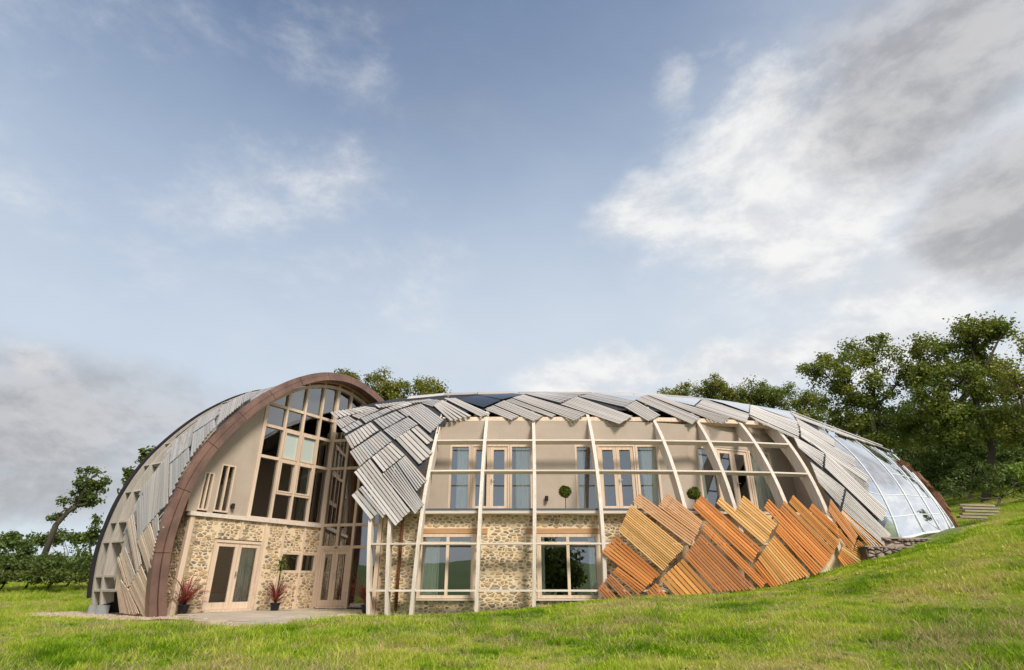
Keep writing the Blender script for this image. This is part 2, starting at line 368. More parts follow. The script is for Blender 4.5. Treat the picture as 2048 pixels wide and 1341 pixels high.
# ------------------------------------------------------------------ the two shells
YA, H0, Z0, NN = 25.0, 7.75, .9, 1.8
def kx(X):
    r = min(max((X - 2) / 15, 0), .9999); l = min(max((-1 - X) / 12, 0), .9999)
    return (1 - r ** 2.6) ** (1 / 2.6) * (1 - l ** 2.2) ** (1 / 2.2)
def shell_pt(X, a, off=0.0):      # a: 0 front foot .. pi back foot
    k = kx(X); w = (YA - 17.4) * k; h = (H0 - Z0) * k
    c, s_ = math.cos(a), math.sin(a)
    P = np.array([X, YA - w * math.copysign(abs(c) ** (2 / NN), c), Z0 + h * abs(s_) ** (2 / NN)])
    return P + shell_n(P) * off if off else P
def shell_F(P):
    k = kx(P[0]); w = (YA - 17.4) * k; h = (H0 - Z0) * k
    return 1 - abs((YA - P[1]) / w) ** NN - (max(P[2] - Z0, 0) / h) ** NN
def shell_n(P):
    e = 1e-3; g = np.zeros(3)
    for i in range(3):
        d = np.zeros(3); d[i] = e; g[i] = (shell_F(P + d) - shell_F(P - d)) / (2 * e)
    return -g / (np.linalg.norm(g) + 1e-12)
def shell_z(X, z, off=0.0):       # point of the front face at a height
    k = kx(X); w = (YA - 17.4) * k; h = (H0 - Z0) * k
    q = max(1 - (max(z - Z0, 0) / h) ** NN, 0)
    P = np.array([X, YA - w * q ** (1 / NN), z])
    return P + shell_n(P) * off if off else P
def hit(F, u, v, t0=12, t1=34):
    r = ray(u, v); r = r / np.linalg.norm(r)
    prev = None; best = (-9, t0); tt = t0
    while tt < t1:
        f = F(r * tt)
        if f > 0:
            a, b = tt - .2, tt
            for _ in range(22):
                m_ = (a + b) / 2
                if F(r * m_) > 0: b = m_
                else: a = m_
            return r * b
        if f > best[0]: best = (f, tt)
        tt += .2
    a, b = best[1] - .2, best[1] + .2
    for _ in range(24):
        m1 = a + (b - a) / 3; m2 = b - (b - a) / 3
        if F(r * m1) > F(r * m2): b = m2
        else: a = m1
    return r * a
def on_shell(u, v): return hit(shell_F, u, v)

# gable plane of the left vault
A1 = atZ(383, 1027, 2.0); A2 = atZ(641, 1053, 2.0)
DA = A2 - A1; DA[2] = 0; DA /= np.linalg.norm(DA); NA = np.array([DA[1], -DA[0], 0.])
EZ = np.array([0, 0, 1.])
O_A = np.array([A1[0], A1[1], 0.])
def PA(s, z, off=0.0): return O_A + DA * s + NA * off + EZ * z
def on_plane(u, v, O, N):
    r = ray(u, v); return r * ((O @ N) / (r @ N))
def sA(u, v, off=0.0):
    P = on_plane(u, v, O_A + NA * off, NA); return float((P - O_A) @ DA), float(P[2])
_arch = [(-.80, -1.0), (-.94, -.5), (-1.05, .2), (-1.10, .9), (-1.07, 1.5), (-.92, 2.54), (-.5, 3.73), (.13, 4.73), (1.01, 5.81), (1.88, 6.58), (2.66, 7.14), (3.54, 7.6), (4.4, 7.85), (5.2, 7.93)]
SC = 5.2
_arch = _arch + [(2 * SC - s_, z) for s_, z in _arch[-2::-1]]
def resample(pts, n):
    p = np.array(pts, float)
    for _ in range(3):       # chaikin
        q = [p[0]]
        for a, b in zip(p[:-1], p[1:]): q += [a * .75 + b * .25, a * .25 + b * .75]
        q.append(p[-1]); p = np.array(q)
    L = np.r_[0, np.cumsum(np.linalg.norm(np.diff(p, axis=0), axis=1))]
    x = np.linspace(0, L[-1], n); return np.stack([np.interp(x, L, p[:, i]) for i in range(2)], 1)
ARCH = resample(_arch, 121)
def arch_normals(p):
    d = np.gradient(p, axis=0); d /= np.linalg.norm(d, axis=1)[:, None]
    return np.stack([-d[:, 1], d[:, 0]], 1)    # outward
ARN = arch_normals(ARCH)
VC = np.array([SC, 1.2])
_th = np.arctan2(ARCH[:, 1] - VC[1], -(ARCH[:, 0] - VC[0])); _rr = np.linalg.norm(ARCH - ARN * .05 - VC, axis=1)
def vault_F(P):
    q = P - O_A; off = q @ NA
    s_, z = q @ DA - VC[0], P[2] - VC[1]
    return float(np.interp(math.atan2(z, -s_), _th, _rr)) - math.hypot(s_, z)
def vault_n(P):
    e = 1e-3; g = np.zeros(3)
    for i in range(3):
        d = np.zeros(3); d[i] = e; g[i] = (vault_F(P + d) - vault_F(P - d)) / (2 * e)
    return -g / (np.linalg.norm(g) + 1e-12)
def on_vault(u, v): return hit(vault_F, u, v)

house = empty('house', (0, 18, -.8), label='curved timber and stone house clad in slatted wood panels, with copper arch', cat='house')
HINV = Matrix.Translation((0, -18, .8))
def hp(o):       # parent to the house keeping the place
    o.parent = house; o.matrix_parent_inverse = HINV; return o
def hmesh(mb, name, mat, **kw):
    o = mb.build(name, mat, None, **kw); return hp(o)

# ------------------------------------------------------------------ terrain
def lerp(x, xs, ys): return np.interp(x, xs, ys)
def sm(x, xs, ys):      # smoothed table
    return (np.interp(x - .8, xs, ys) + 2 * np.interp(x, xs, ys) + np.interp(x + .8, xs, ys)) / 4
def ground(X, Y):
    B = sm(Y, [-60, 0, 8, 11.5, 13.2, 26, 40, 80, 200, 400], [-3.2, -1.65, -1.25, -.98, -.85, -.85, .2, 2.6, 6, 8])
    Rr = sm(X, [-400, -12, -4, 0, 2.6, 5, 7, 8.5, 10, 11.2, 12.5, 14, 16, 20, 26, 40, 90, 400], [-2, -.05, .0, .14, .40, .50, .66, .96, 1.38, 1.64, 2.05, 2.50, 2.75, 3.2, 4.3, 7, 12, 16])
    G = lerp(Y, [-60, 0, 6, 15, 400], [.05, .25, .55, 1, 1])
    dip = -.75 * np.exp(-(((X - 17.5) / 2.6) ** 2 + ((Y - 24.0) / 3.0) ** 2))
    w = (np.sin(X * .9 + Y * .35) * .5 + np.sin(X * .37 - Y * .8 + 1.3) * .6 + np.sin(X * 2.1 + 1) * np.sin(Y * 1.7) * .35) * .035
    return B + Rr * G + dip + w
def axis(lo, hi, fine0, fine1, fs, cs):
    a = list(np.arange(fine0, fine1, fs)); x = fine0
    while x > lo: x -= cs + (fine0 - x) * .12; a.insert(0, x)
    x = fine1
    while x < hi: a.append(x); x += cs + (x - fine1) * .12
    a.append(hi); return np.array(a)
gx = axis(-420, 420, -26, 30, .35, .5); gy = axis(-260, 420, 3, 30, .35, .5)
GX, GY = np.meshgrid(gx, gy); GZ = ground(GX, GY)
nx = len(gx)
mesh('ground', np.stack([GX, GY, GZ], -1).reshape(-1, 3), [(j * nx + i, j * nx + i + 1, (j + 1) * nx + i + 1, (j + 1) * nx + i) for j in range(len(gy) - 1) for i in range(nx - 1)], 'turf', smooth=True, kind='structure')
# rolling hills round the valley, also mirrored in the windows
hv = []; hf = []; na = 120
for i in range(na):
    a = 6.28318 * i / na
    for j, (rr, hh) in enumerate([(150, -4), (230, 6), (330, 22), (430, 34), (520, 30)]):
        hgt = hh * (.55 + .3 * math.sin(3 * a + 1) + .2 * math.sin(7 * a) + .1 * math.sin(13 * a + 2))
        hgt *= .45
        hv.append((rr * math.cos(a), rr * math.sin(a), hgt + (2 if j else -6)))
for i in range(na):
    for j in range(4): hf.append((i * 5 + j, i * 5 + j + 1, (i + 1) % na * 5 + j + 1, (i + 1) % na * 5 + j))
mesh('hills', hv, hf, 'hill_green', smooth=True, kind='structure')

# ------------------------------------------------------------------ frames and windows on a vertical plane
class Plane:
    def __init__(s, O, ex, n): s.O = np.array([O[0], O[1], 0.]); s.ex = np.asarray(ex, float); s.n = np.asarray(n, float)
    def p(s, a, z, off=0): return s.O + s.ex * a + EZ * z + s.n * off
    def px(s, u, v, off=0):
        P = on_plane(u, v, s.O + s.n * off, s.n); return float((P - s.O) @ s.ex), float(P[2])
    def bar(s, mb, a0, a1, z0, z1, o0, o1): mb.obox(s.p(a0, z0, o0), s.ex * (a1 - a0), s.n * (o1 - o0), EZ * (z1 - z0))
PLA = Plane(O_A, DA, NA); PLB0 = None
PLM = Plane((0, 18.1), (1, 0, 0), (0, -1, 0))       # ground floor front wall
PLU = Plane((0, 19.5), (1, 0, 0), (0, -1, 0))       # upper floor wall
def plane_between(P, Q):
    P = np.array([P[0], P[1], 0.]); Q = np.array([Q[0], Q[1], 0.]); e = Q - P; L = np.linalg.norm(e); e /= L
    return Plane(P, e, (e[1], -e[0], 0)), L
def curtain(parent, pl, a0, a1, z0, z1, off=-.16, mat='curtain_cloth', waves=5):
    n = waves * 6; v = []; f = []
    for i in range(n + 1):
        a = a0 + (a1 - a0) * i / n; o = off + .035 * math.sin(i / 6 * 6.283) + .01 * math.sin(i * 1.7)
        v += [pl.p(a, z0, o), pl.p(a, z1, o)]
    f = [(2 * i, 2 * i + 2, 2 * i + 3, 2 * i + 1) for i in range(n)]
    mesh('curtain', v, f, mat, parent, smooth=True)
def glazing(pl, name, a, z, fw=.07, depth=.1, front=.0, extra=None, mat='frame_wood', cells=None, edge=None):
    """frame with mullions at a[], transoms at z[]; one pane object for each cell"""
    mb = MB(); h = fw / 2
    for i, x in enumerate(a):
        w = (edge or fw) if i in (0, len(a) - 1) else fw
        pl.bar(mb, x - w / 2, x + w / 2, z[0] - h, z[-1] + h, front - depth, front)
    for x0, x1 in zip(a[:-1], a[1:]):
        for q in z: pl.bar(mb, x0 + h, x1 - h, q - h, q + h, front - depth + .004, front - .006)
    fr = hmesh(mb, name, mat)
    for x0, x1 in zip(a[:-1], a[1:]):
        for q0, q1 in zip(z[:-1], z[1:]):
            c = [pl.p(x0 + h - .01, q0 + h - .01, front - depth * .55), pl.p(x1 - h + .01, q0 + h - .01, front - depth * .55), pl.p(x1 - h + .01, q1 - h + .01, front - depth * .55), pl.p(x0 + h - .01, q1 - h + .01, front - depth * .55)]
            mesh('pane', c, [(0, 1, 2, 3)], 'gable_glass' if pl in (PLA, PLB0) else 'glass', fr)
    return fr
def leaf(parent, pl, a0, a1, z0, z1, fw=.11, front=.02, handle=None, bottom=.2, mat='frame_wood'):
    mb = MB(); d = .06
    pl.bar(mb, a0, a0 + fw, z0, z1, front - d, front); pl.bar(mb, a1 - fw, a1, z0, z1, front - d, front)
    pl.bar(mb, a0 + fw, a1 - fw, z0, z0 + bottom, front - d, front - .003); pl.bar(mb, a0 + fw, a1 - fw, z1 - fw, z1, front - d, front - .003)
    mb.build('door_leaf', mat, parent)
    mesh('pane', [pl.p(a0 + fw - .01, z0 + bottom - .01, front - .035), pl.p(a1 - fw + .01, z0 + bottom - .01, front - .035), pl.p(a1 - fw + .01, z1 - fw + .01, front - .035), pl.p(a0 + fw - .01, z1 - fw + .01, front - .035)], [(0, 1, 2, 3)], 'glass', parent)
    if handle is not None:
        mb = MB(); zz = z0 + 1.0; pl.bar(mb, handle - .018, handle + .018, zz - .1, zz + .1, front, front + .012)
        pl.bar(mb, handle - .012, handle + .012, zz + .03, zz + .055, front + .012, front + .05); sgn = 1 if handle < (a0 + a1) / 2 else -1
        pl.bar(mb, min(handle, handle + sgn * .11), max(handle, handle + sgn * .11), zz + .03, zz + .052, front + .05, front + .066)
        mb.build('door_handle', 'handle', parent)
def double_door(pl, a0, a1, z0, z1, jamb=.08, split=None, name='french_door', **kw):
    mb = MB(); d = .14
    pl.bar(mb, a0, a0 + jamb, z0, z1, -d, 0); pl.bar(mb, a1 - jamb, a1, z0, z1, -d, 0); pl.bar(mb, a0 + jamb, a1 - jamb, z1 - jamb, z1, -d, -.004); pl.bar(mb, a0 + jamb, a1 - jamb, z0 - .03, z0 + .03, -d, .03)
    fr = hmesh(mb, name, 'frame_wood'); mid = (a0 + a1) / 2
    leaf(fr, pl, a0 + jamb + .004, mid - .003, z0 + .035, z1 - jamb - .004, front=-.03, **kw)
    leaf(fr, pl, mid + .003, a1 - jamb - .004, z0 + .035, z1 - jamb - .004, front=-.03, handle=mid + .05, **kw)
    return fr
def wall(pl, name, mat, a0, a1, z0, z1, holes=(), thick=.3, front=0, parent=None):
    """slab with rectangular openings, cut as a grid of blocks"""
    xs = sorted({a0, a1, *[h[0] for h in holes], *[h[1] for h in holes]}); zs = sorted({z0, z1, *[h[2] for h in holes], *[h[3] for h in holes]})
    xs = [x for x in xs if a0 <= x <= a1]; zs = [x for x in zs if z0 <= x <= z1]
    mb = MB(); V = {}
    def solid(i, j):
        if not (0 <= i < len(xs) - 1 and 0 <= j < len(zs) - 1): return False
        cx, cz = (xs[i] + xs[i + 1]) / 2, (zs[j] + zs[j + 1]) / 2
        return not any(h[0] < cx < h[1] and h[2] < cz < h[3] for h in holes)
    def vid(i, j, k):
        if (i, j, k) not in V: V[i, j, k] = len(mb.v); mb.v.append(pl.p(xs[i], zs[j], front - thick * k))
        return V[i, j, k]
    for i in range(len(xs) - 1):
        for j in range(len(zs) - 1):
            if not solid(i, j): continue
            mb.f.append((vid(i, j, 0), vid(i + 1, j, 0), vid(i + 1, j + 1, 0), vid(i, j + 1, 0))); mb.f.append((vid(i, j, 1), vid(i, j + 1, 1), vid(i + 1, j + 1, 1), vid(i + 1, j, 1)))
            for di, dj, q in ((-1, 0, ((0, 0), (0, 1))), (1, 0, ((1, 1), (1, 0))), (0, -1, ((1, 0), (0, 0))), (0, 1, ((0, 1), (1, 1)))):
                if not solid(i + di, j + dj):
                    (p0, p1), (q0, q1) = q
                    mb.f.append((vid(i + p0, j + p1, 0), vid(i + q0, j + q1, 0), vid(i + q0, j + q1, 1), vid(i + p0, j + p1, 1)))
    return hmesh(mb, name, mat)

# ------------------------------------------------------------------ rubble stone walling
STONES = []      # (area, verts, faces, parent)
def clip(poly, nx_, ny_, d):     # keep nx*x+ny*y <= d
    out = []
    for i in range(len(poly)):
        a, b = poly[i], poly[(i + 1) % len(poly)]
        fa, fb = nx_ * a[0] + ny_ * a[1] - d, nx_ * b[0] + ny_ * b[1] - d
        if fa <= 0: out.append(a)
        if fa * fb < 0: k = fa / (fa - fb); out.append((a[0] + (b[0] - a[0]) * k, a[1] + (b[1] - a[1]) * k))
    return out
def stones(pl, parent, a0, a1, z0, z1, holes=(), w=.185, h=.084, gap=.011, proud=.015, front=0, rnd=random.Random(3), bucket=None, skip=.04):
    bucket = STONES if bucket is None else bucket
    nr = max(1, round((z1 - z0) / h)); hh = (z1 - z0) / nr; seeds = []
    for r in range(-1, nr + 1):
        x = a0 - w + rnd.random() * w
        while x < a1 + w:
            seeds.append((x, z0 + (r + .5 + (rnd.random() - .5) * .55) * hh)); x += w * (.4 + rnd.random() ** 1.6 * 1.6)
    asp = 1.9
    for i, (sx_, sz_) in enumerate(seeds):
        if not (a0 < sx_ < a1 and z0 < sz_ < z1) or any(q[0] - .03 < sx_ < q[1] + .03 and q[2] - .03 < sz_ < q[3] + .03 for q in holes): continue
        if rnd.random() < skip: continue
        poly = [(a0, z0), (a1, z0), (a1, z1), (a0, z1)]
        for j, (tx, tz) in enumerate(seeds):
            if i == j or abs(tx - sx_) > 3 * w or abs(tz - sz_) > 3.2 * hh: continue
            dx, dz = tx - sx_, tz - sz_; nx_, nz_ = dx, dz * asp * asp
            L = math.hypot(nx_, nz_); nx_ /= L; nz_ /= L
            d = nx_ * (sx_ + tx) / 2 + nz_ * (sz_ + tz) / 2 - gap / 2 * (.5 + rnd.random())
            poly = clip(poly, nx_, nz_, d)
            if len(poly) < 3: break
        for q in holes:
            if len(poly) < 3: break
            c = [(sx_ - q[1], -1, 0, -q[1]), (q[0] - sx_, 1, 0, q[0]), (sz_ - q[3], 0, -1, -q[3]), (q[2] - sz_, 0, 1, q[2])]
            k = max(c, key=lambda e: e[0]); poly = clip(poly, k[1], k[2], k[3])
        if len(poly) < 3: continue
        q = []
        for a, b in zip(poly, poly[1:] + poly[:1]): q += [(a[0] * .89 + b[0] * .11, a[1] * .89 + b[1] * .11), (a[0] * .11 + b[0] * .89, a[1] * .11 + b[1] * .89)]
        cx = sum(p[0] for p in q) / len(q); cz = sum(p[1] for p in q) / len(q)
        area = abs(sum(a[0] * b[1] - b[0] * a[1] for a, b in zip(q, q[1:] + q[:1]))) / 2
        if area < .003: continue
        sc = .60 + rnd.random() * .36; pr = proud * (.5 + rnd.random())
        q = [(cx + (x - cx) * sc + (rnd.random() - .5) * .012, cz + (z - cz) * sc + (rnd.random() - .5) * .012) for x, z in q]
        n = len(q); v = [pl.p(x, z, front - .01) for x, z in q] + [pl.p(x, z, front + pr * .55) for x, z in q]
        v += [pl.p(cx + (x - cx) * .72, cz + (z - cz) * .72, front + pr * (.85 + rnd.random() * .35)) for x, z in q]
        f = [(k, (k + 1) % n, n + (k + 1) % n, n + k) for k in range(n)] + [(n + k, n + (k + 1) % n, 2 * n + (k + 1) % n, 2 * n + k) for k in range(n)] + [tuple(range(2 * n, 3 * n))]
        dist = np.linalg.norm(v[0])
        bucket.append((area / dist ** 2, v, f, parent))

# ------------------------------------------------------------------ left gable: stone below, render and glass above
ZT = -.79
# openings on the gable wall, in metres along it
dA0, dA1 = sA(402, 1225)[0], sA(505, 1222)[0]
winA = (3.52, 5.02, .40, 1.00)
holesA = [(dA0 - .02, dA1 + .02, ZT - .2, 1.33), winA]
gw = wall(PLA, 'stone_wall', 'mortar', 0.0, 5.13, -1.1, 1.93, holesA, .35)
stones(PLA, gw, .12, 5.10, ZT - .08, 1.92, holesA + [(-.1, .16, -2, 3), (.93, 1.01, -2, 3), (2.62, 2.8, -2, 3), (2.75, 2.87, 1.3, 3), (3.44, 3.52, -2, 3), (4.33, 4.41, -2, 3), (1.75, 1.83, 1.3, 3)], rnd=random.Random(5))
PLR = Plane(PA(0, 0, 0) - NA * 1.15, NA, -DA)         # return wall running back from the corner
rw = wall(PLR, 'stone_wall', 'mortar', 0, 1.15, -1.1, 1.93, (), .3)
stones(PLR, rw, .02, 1.11, ZT - .05, 1.92, rnd=random.Random(8), w=.20)
mb = MB()
PLA.bar(mb, -.02, .13, -1.1, 1.95, -.1, .035); hmesh(mb, 'corner_post', 'frame_wood')
for a, zb in ((2.70, ZT - .1), (3.48, ZT - .1), (4.37, ZT - .1), (.90, 1.33), (2.80, 1.33), (1.79, 1.33)):
    if zb > 0 and a in (.90, 2.80): continue
    mb = MB(); PLA.bar(mb, a - .045, a + .045, zb + (.04 if zb > 0 else 0), 1.93, -.05, .03); hmesh(mb, 'wall_post', 'frame_wood')
mb = MB(); PLA.bar(mb, -.08, 5.06, 1.94, 2.06, -.3, .09); hmesh(mb, 'ledge', 'rail_wood')
mb = MB(); PLR.bar(mb, 0, 1.05, 1.94, 2.06, -.3, .08); hmesh(mb, 'ledge', 'rail_wood')
fr = double_door(PLA, dA0, dA1, ZT + .03, 1.30)
curtain(fr, PLA, dA1 - .72, dA1 - .12, ZT + .08, 1.15, -.2, waves=6)
wA = glazing(PLA, 'window', [winA[0], 4.3, winA[1]], [winA[2], winA[3]], .08, .12, .02)
# bed inside
mb = MB()
for i in range(6):
    pass
bed = empty('bed', PA(1.7, ZT, -1.9), label='low bed with pale bedding seen through the left glazed door', cat='bed')
bmb = MB(); bmb.obox(PA(.9, ZT + .15, -2.6) - PA(1.7, ZT, -1.9), DA * 1.7, NA * 1.5, EZ * .35); bmb.build('mattress', 'bed_cloth', bed)
for q in (0, .85):
    pb = MB(); rings = []
    for zz, k in ((.5, .85), (.57, 1.0), (.68, .95), (.74, .6)):
        c0 = PA(1.32 + q, ZT, -2.3) - PA(1.7, ZT, -1.9) + EZ * zz
        rings.append([c0 + (DA * .36 * math.cos(g) * (1 + .12 * abs(math.sin(2 * g))) + NA * .24 * math.sin(g) * (1 + .12 * abs(math.sin(2 * g)))) * k for g in np.linspace(0, 6.283, 12, endpoint=False)])
    pb.strip(rings); pb.build('pillow', 'curtain_cloth', bed, smooth=True)
# rendered part with two tall windows
def wpx(u0, v0, u1, v1, pl=PLA):
    a0, z0 = pl.px(u0, v1); a1, z1 = pl.px(u1, v0); return a0, a1, z0, z1
w1a, w1b = sA(398, 1000)[0], sA(419, 1000)[0]; w2a, w2b = sA(430, 1000)[0], sA(460, 1000)[0]
zt1 = sA(412, 943)[1]; zt2 = sA(450, 928)[1]
uw = [(w1a, w1b, 2.12, zt1), (w2a, w2b, 2.12, zt2)]
inner = ARCH - ARN * .42
def arch_top(s_): return float(np.interp(s_, inner[:61, 0], inner[:61, 1]))
W0, W1 = -.18, 1.9
# gable wall of render, its top following the arch
mb = MB(); xs = sorted([W0, W1, *np.linspace(W0, W1, 14)[1:-1], w1a, w1b, w2a, w2b])
for x0, x1 in zip(xs[:-1], xs[1:]):
    mid = (x0 + x1) / 2; zb = 2.06
    for q in uw:
        if q[0] < mid < q[1]: zb = q[3]
    t0, t1_ = arch_top(x0) + .1, arch_top(x1) + .1
    c = [PLA.p(x0, zb, 0), PLA.p(x1, zb, 0), PLA.p(x1, zb, -.3), PLA.p(x0, zb, -.3), PLA.p(x0, t0, 0), PLA.p(x1, t1_, 0), PLA.p(x1, t1_, -.3), PLA.p(x0, t0, -.3)]
    mb.box8(c)
hmesh(mb, 'rendered_wall', 'render')
for q in uw:
    fr = glazing(PLA, 'window', [q[0] + .025, (q[0] + q[1]) / 2, q[1] - .025], [q[2] + .03, q[3] - .03], .05, .12, .015)
mb = MB(); mb.obox(PA(-.19, 2.06, -.31), DA * .012, NA * .32, EZ * 1.75); hmesh(mb, 'jamb', 'oak')
# big glazed part
aM = [1.95, 2.82, 3.61, 4.40, 5.13, 5.86, 6.55, 7.25]
zM = [2.06, 4.14, 5.245, 6.05]
gl = empty('gable_glazing'); hp(gl)
mb = MB()
for i, a in enumerate(aM):
    w = .042 if i not in (0, 4) else .065
    zb = 2.06 if i <= 4 else 4.9
    mb = MB(); PLA.bar(mb, a - w, a + w, zb if i != 4 else -.8, arch_top(min(a, 2 * SC - a) if a > SC else a) + .12, -.14, .035 if i in (0, 4) else .02); mb.build('mullion', 'frame_wood', gl)
mb = MB()
for z in zM:
    for i in range(7):
        if i >= 4 and z < 5: continue
        if z == 4.14 and i in (1, 2): pass
        mb = MB(); PLA.bar(mb, aM[i] + .05, aM[i + 1] - .05, z - .05, z + .05, -.13, .012); mb.build('transom', 'frame_wood', gl)
for i in (1, 2): mb = MB(); PLA.bar(mb, aM[i] + .05, aM[i + 1] - .05, 2.93, 3.01, -.13, .012); mb.build('transom', 'frame_wood', gl)
def pane(parent, pts, mat='gable_glass'): return mesh('pane', pts, [tuple(range(len(pts)))], mat, parent)
for i in range(7):
    zs = list(zM)
    if i in (1, 2): zs = [2.06, 2.97, 4.14, 5.245, 6.05]
    if i >= 4: zs = [5.245, 6.05]
    for q0, q1 in zip(zs[:-1], zs[1:]): pane(gl, [PLA.p(aM[i], q0, -.07), PLA.p(aM[i + 1], q0, -.07), PLA.p(aM[i + 1], q1, -.07), PLA.p(aM[i], q1, -.07)])
    tp = [arch_top(min(a, 2 * SC - a)) + .08 for a in (aM[i], (aM[i] + aM[i + 1]) / 2, aM[i + 1])]
    pane(gl, [PLA.p(aM[i], 6.05, -.07), PLA.p(aM[i + 1], 6.05, -.07), PLA.p(aM[i + 1], tp[2], -.07), PLA.p((aM[i] + aM[i + 1]) / 2, tp[1], -.07), PLA.p(aM[i], tp[0], -.07)])
for i in (1, 2):       # opening sashes with pale blinds
    for z0, z1, bl in ((4.19, 5.195, True), (3.01, 4.09, False)):
        mb = MB(); a0, a1 = aM[i] + .058, aM[i + 1] - .058
        PLA.bar(mb, a0, a0 + .05, z0, z1, -.1, .03); PLA.bar(mb, a1 - .05, a1, z0, z1, -.1, .03); PLA.bar(mb, a0 + .05, a1 - .05, z0, z0 + .05, -.1, .027); PLA.bar(mb, a0 + .05, a1 - .05, z1 - .05, z1, -.1, .027)
        mb.build('sash', 'frame_wood', gl)
        if bl: mb = MB(); PLA.bar(mb, a0 + .05, a1 - .05, z0 + .05, z1 - .05, -.065, -.05); mb.build('obscured_pane', 'frosted', gl)
        elif i == 2: curtain(gl, PLA, a0 + .3, a1, 2.1, 4.1, -.13, waves=3)
# entrance screen between the two shells
Bend = np.array([-4.45, 21.95]); PLB, LB = plane_between(A2, Bend); PLB0 = PLB
bx = [PLB.px(u, 1150)[0] for u in (630, 663.5, 699)]
dB0, dB1 = PLB.px(631, 1150)[0] + .05, PLB.px(698, 1150)[0]
zB = [ZT + .03, PLB.px(660, 1095)[1], 2.03, 4.14, 5.25]
eg = empty('entrance_glazing'); hp(eg)
aB = [.10, (dB0 + dB1) / 2 + .02, dB1, LB - .02]
mb = MB()
for a in aB: mb = MB(); PLB.bar(mb, a - .05, a + .05, zB[1] if a == aB[1] else ZT, 5.6, -.12, .03); mb.build('mullion', 'frame_wood', eg)
mb = MB()
for z in zB[1:]:
    for a0, a1 in zip(aB[:-1], aB[1:]): mb = MB(); PLB.bar(mb, a0 + .05, a1 - .05, z - .05, z + .05, -.11, .02); mb.build('transom', 'frame_wood', eg)
for i, (a0, a1) in enumerate(zip(aB[:-1], aB[1:])):
    for q0, q1 in zip(zB[1:], zB[2:] + [5.6]): pane(eg, [PLB.p(a0, q0, -.05), PLB.p(a1, q0, -.05), PLB.p(a1, q1, -.05), PLB.p(a0, q1, -.05)])
pane(eg, [PLB.p(aB[2], ZT, -.05), PLB.p(aB[3], ZT, -.05), PLB.p(aB[3], zB[1], -.05), PLB.p(aB[2], zB[1], -.05)])
double_door(PLB, .15, dB1 - .05, ZT + .03, zB[1] - .05, jamb=.07)

# copper arch, cut in lengths along its seams
def arch_piece(i0, i1, w0, w1, o0, o1, mat, name, gap=.009):
    mb = MB(); rings = []
    for i in range(i0, i1 + 1):
        k = min(i, 120 - i) / 60; tp = .43 + (.30 - .43) * k
        p, n = ARCH[i], ARN[i]
        q = [p - n * tp * w for w in (w0, w1)]
        d = ARCH[min(i + 1, 120)] - ARCH[max(i - 1, 0)]; d /= np.linalg.norm(d)
        e = d * gap if i == i0 else (-d * gap if i == i1 else 0 * d)
        q = [x + e for x in q]
        rings.append([PA(*q[0], o0), PA(*q[0], o1), PA(*q[1], o1), PA(*q[1], o0)])
    mb.strip(rings); return hmesh(mb, name, mat)
seams = [0, 9, 18, 26, 33, 40, 47, 54, 60, 66, 73, 80, 87, 94, 102, 111, 120]
for a, b in zip(seams[:-1], seams[1:]):
    arch_piece(a, b, -.03, .45, .34, .55, 'copper', 'copper_fascia'); arch_piece(a, b, .48, 1.0, .18, .60, 'copper', 'copper_fascia')
arch_piece(0, 120, .80, 1.06, -.1, .176, 'oak', 'soffit', 0)
mb = MB(); rings = []
for i in range(0, 121):
    p, n = ARCH[i], ARN[i]; q0, q1 = p - n * .40, p - n * .52
    rings.append([PA(*q0, -.12), PA(*q0, .05), PA(*q1, .05), PA(*q1, -.12)])
mb.strip(rings[14:107]); hmesh(mb, 'arch_frame', 'frame_wood')

# vault ribs, purlins, membrane behind
def vault_rib(o0, o1, depth, mat, name, i0=0, i1=120, inset=.125):
    mb = MB(); rings = []
    for i in range(i0, i1 + 1):
        p = ARCH[i] - ARN[i] * inset; q = p - ARN[i] * depth
        rings.append([PA(*p, o0), PA(*p, o1), PA(*q, o1), PA(*q, o0)])
    mb.strip(rings); return hmesh(mb, name, mat)
for o in (-.3, -2.42, -2.92): vault_rib(o - .04, o + .04, .36, 'rib_grey', 'rib', 2, 118)
vault_rib(-3.12, -3.0, .14, 'rubber', 'shell_edge', 3, 117, .06)
for o in (-2.42, -2.92):
    for i in (3,):
        mb = MB(); p = ARCH[3] - ARN[3] * .1; q = p - ARN[3] * .42
        mb.obox(PA(p[0] + .03, -1.2, o - .06), DA * .3, NA * .12, EZ * .62); hmesh(mb, 'rib_foot', 'concrete')
def vprof(z):
    i = np.argmax(ARCH[:61, 1] > z); return ARCH[i], ARN[i]
for (u, v) in ((200, 1164), (200, 1196), (206, 1092), (222, 1050), (252, 985), (296, 928), (350, 877)):
    P = on_vault(u, v); p, n = vprof(P[2]); p = p - n * .14; q = p - n * .24
    tng = np.array([-n[1], n[0]]) * .028
    for o0, o1 in ((-3.05, -2.967), (-2.873, -2.467), (-2.373, -.6)):
        mb = MB(); mb.box8([PA(*(p - tng), o0), PA(*(p - tng), o1), PA(*(q - tng), o1), PA(*(q - tng), o0), PA(*(p + tng), o0), PA(*(p + tng), o1), PA(*(q + tng), o1), PA(*(q + tng), o0)])
        hmesh(mb, 'purlin', 'rib_grey')
mb = MB(); v = []; f = []
for i in range(31, 121):
    p = ARCH[i] - ARN[i] * .2
    v += [PA(*p, .1), PA(*p, -3.1)]
f = [(2 * i, 2 * i + 1, 2 * i + 3, 2 * i + 2) for i in range(89)]
mb.add(v, f); hmesh(mb, 'membrane', 'membrane')
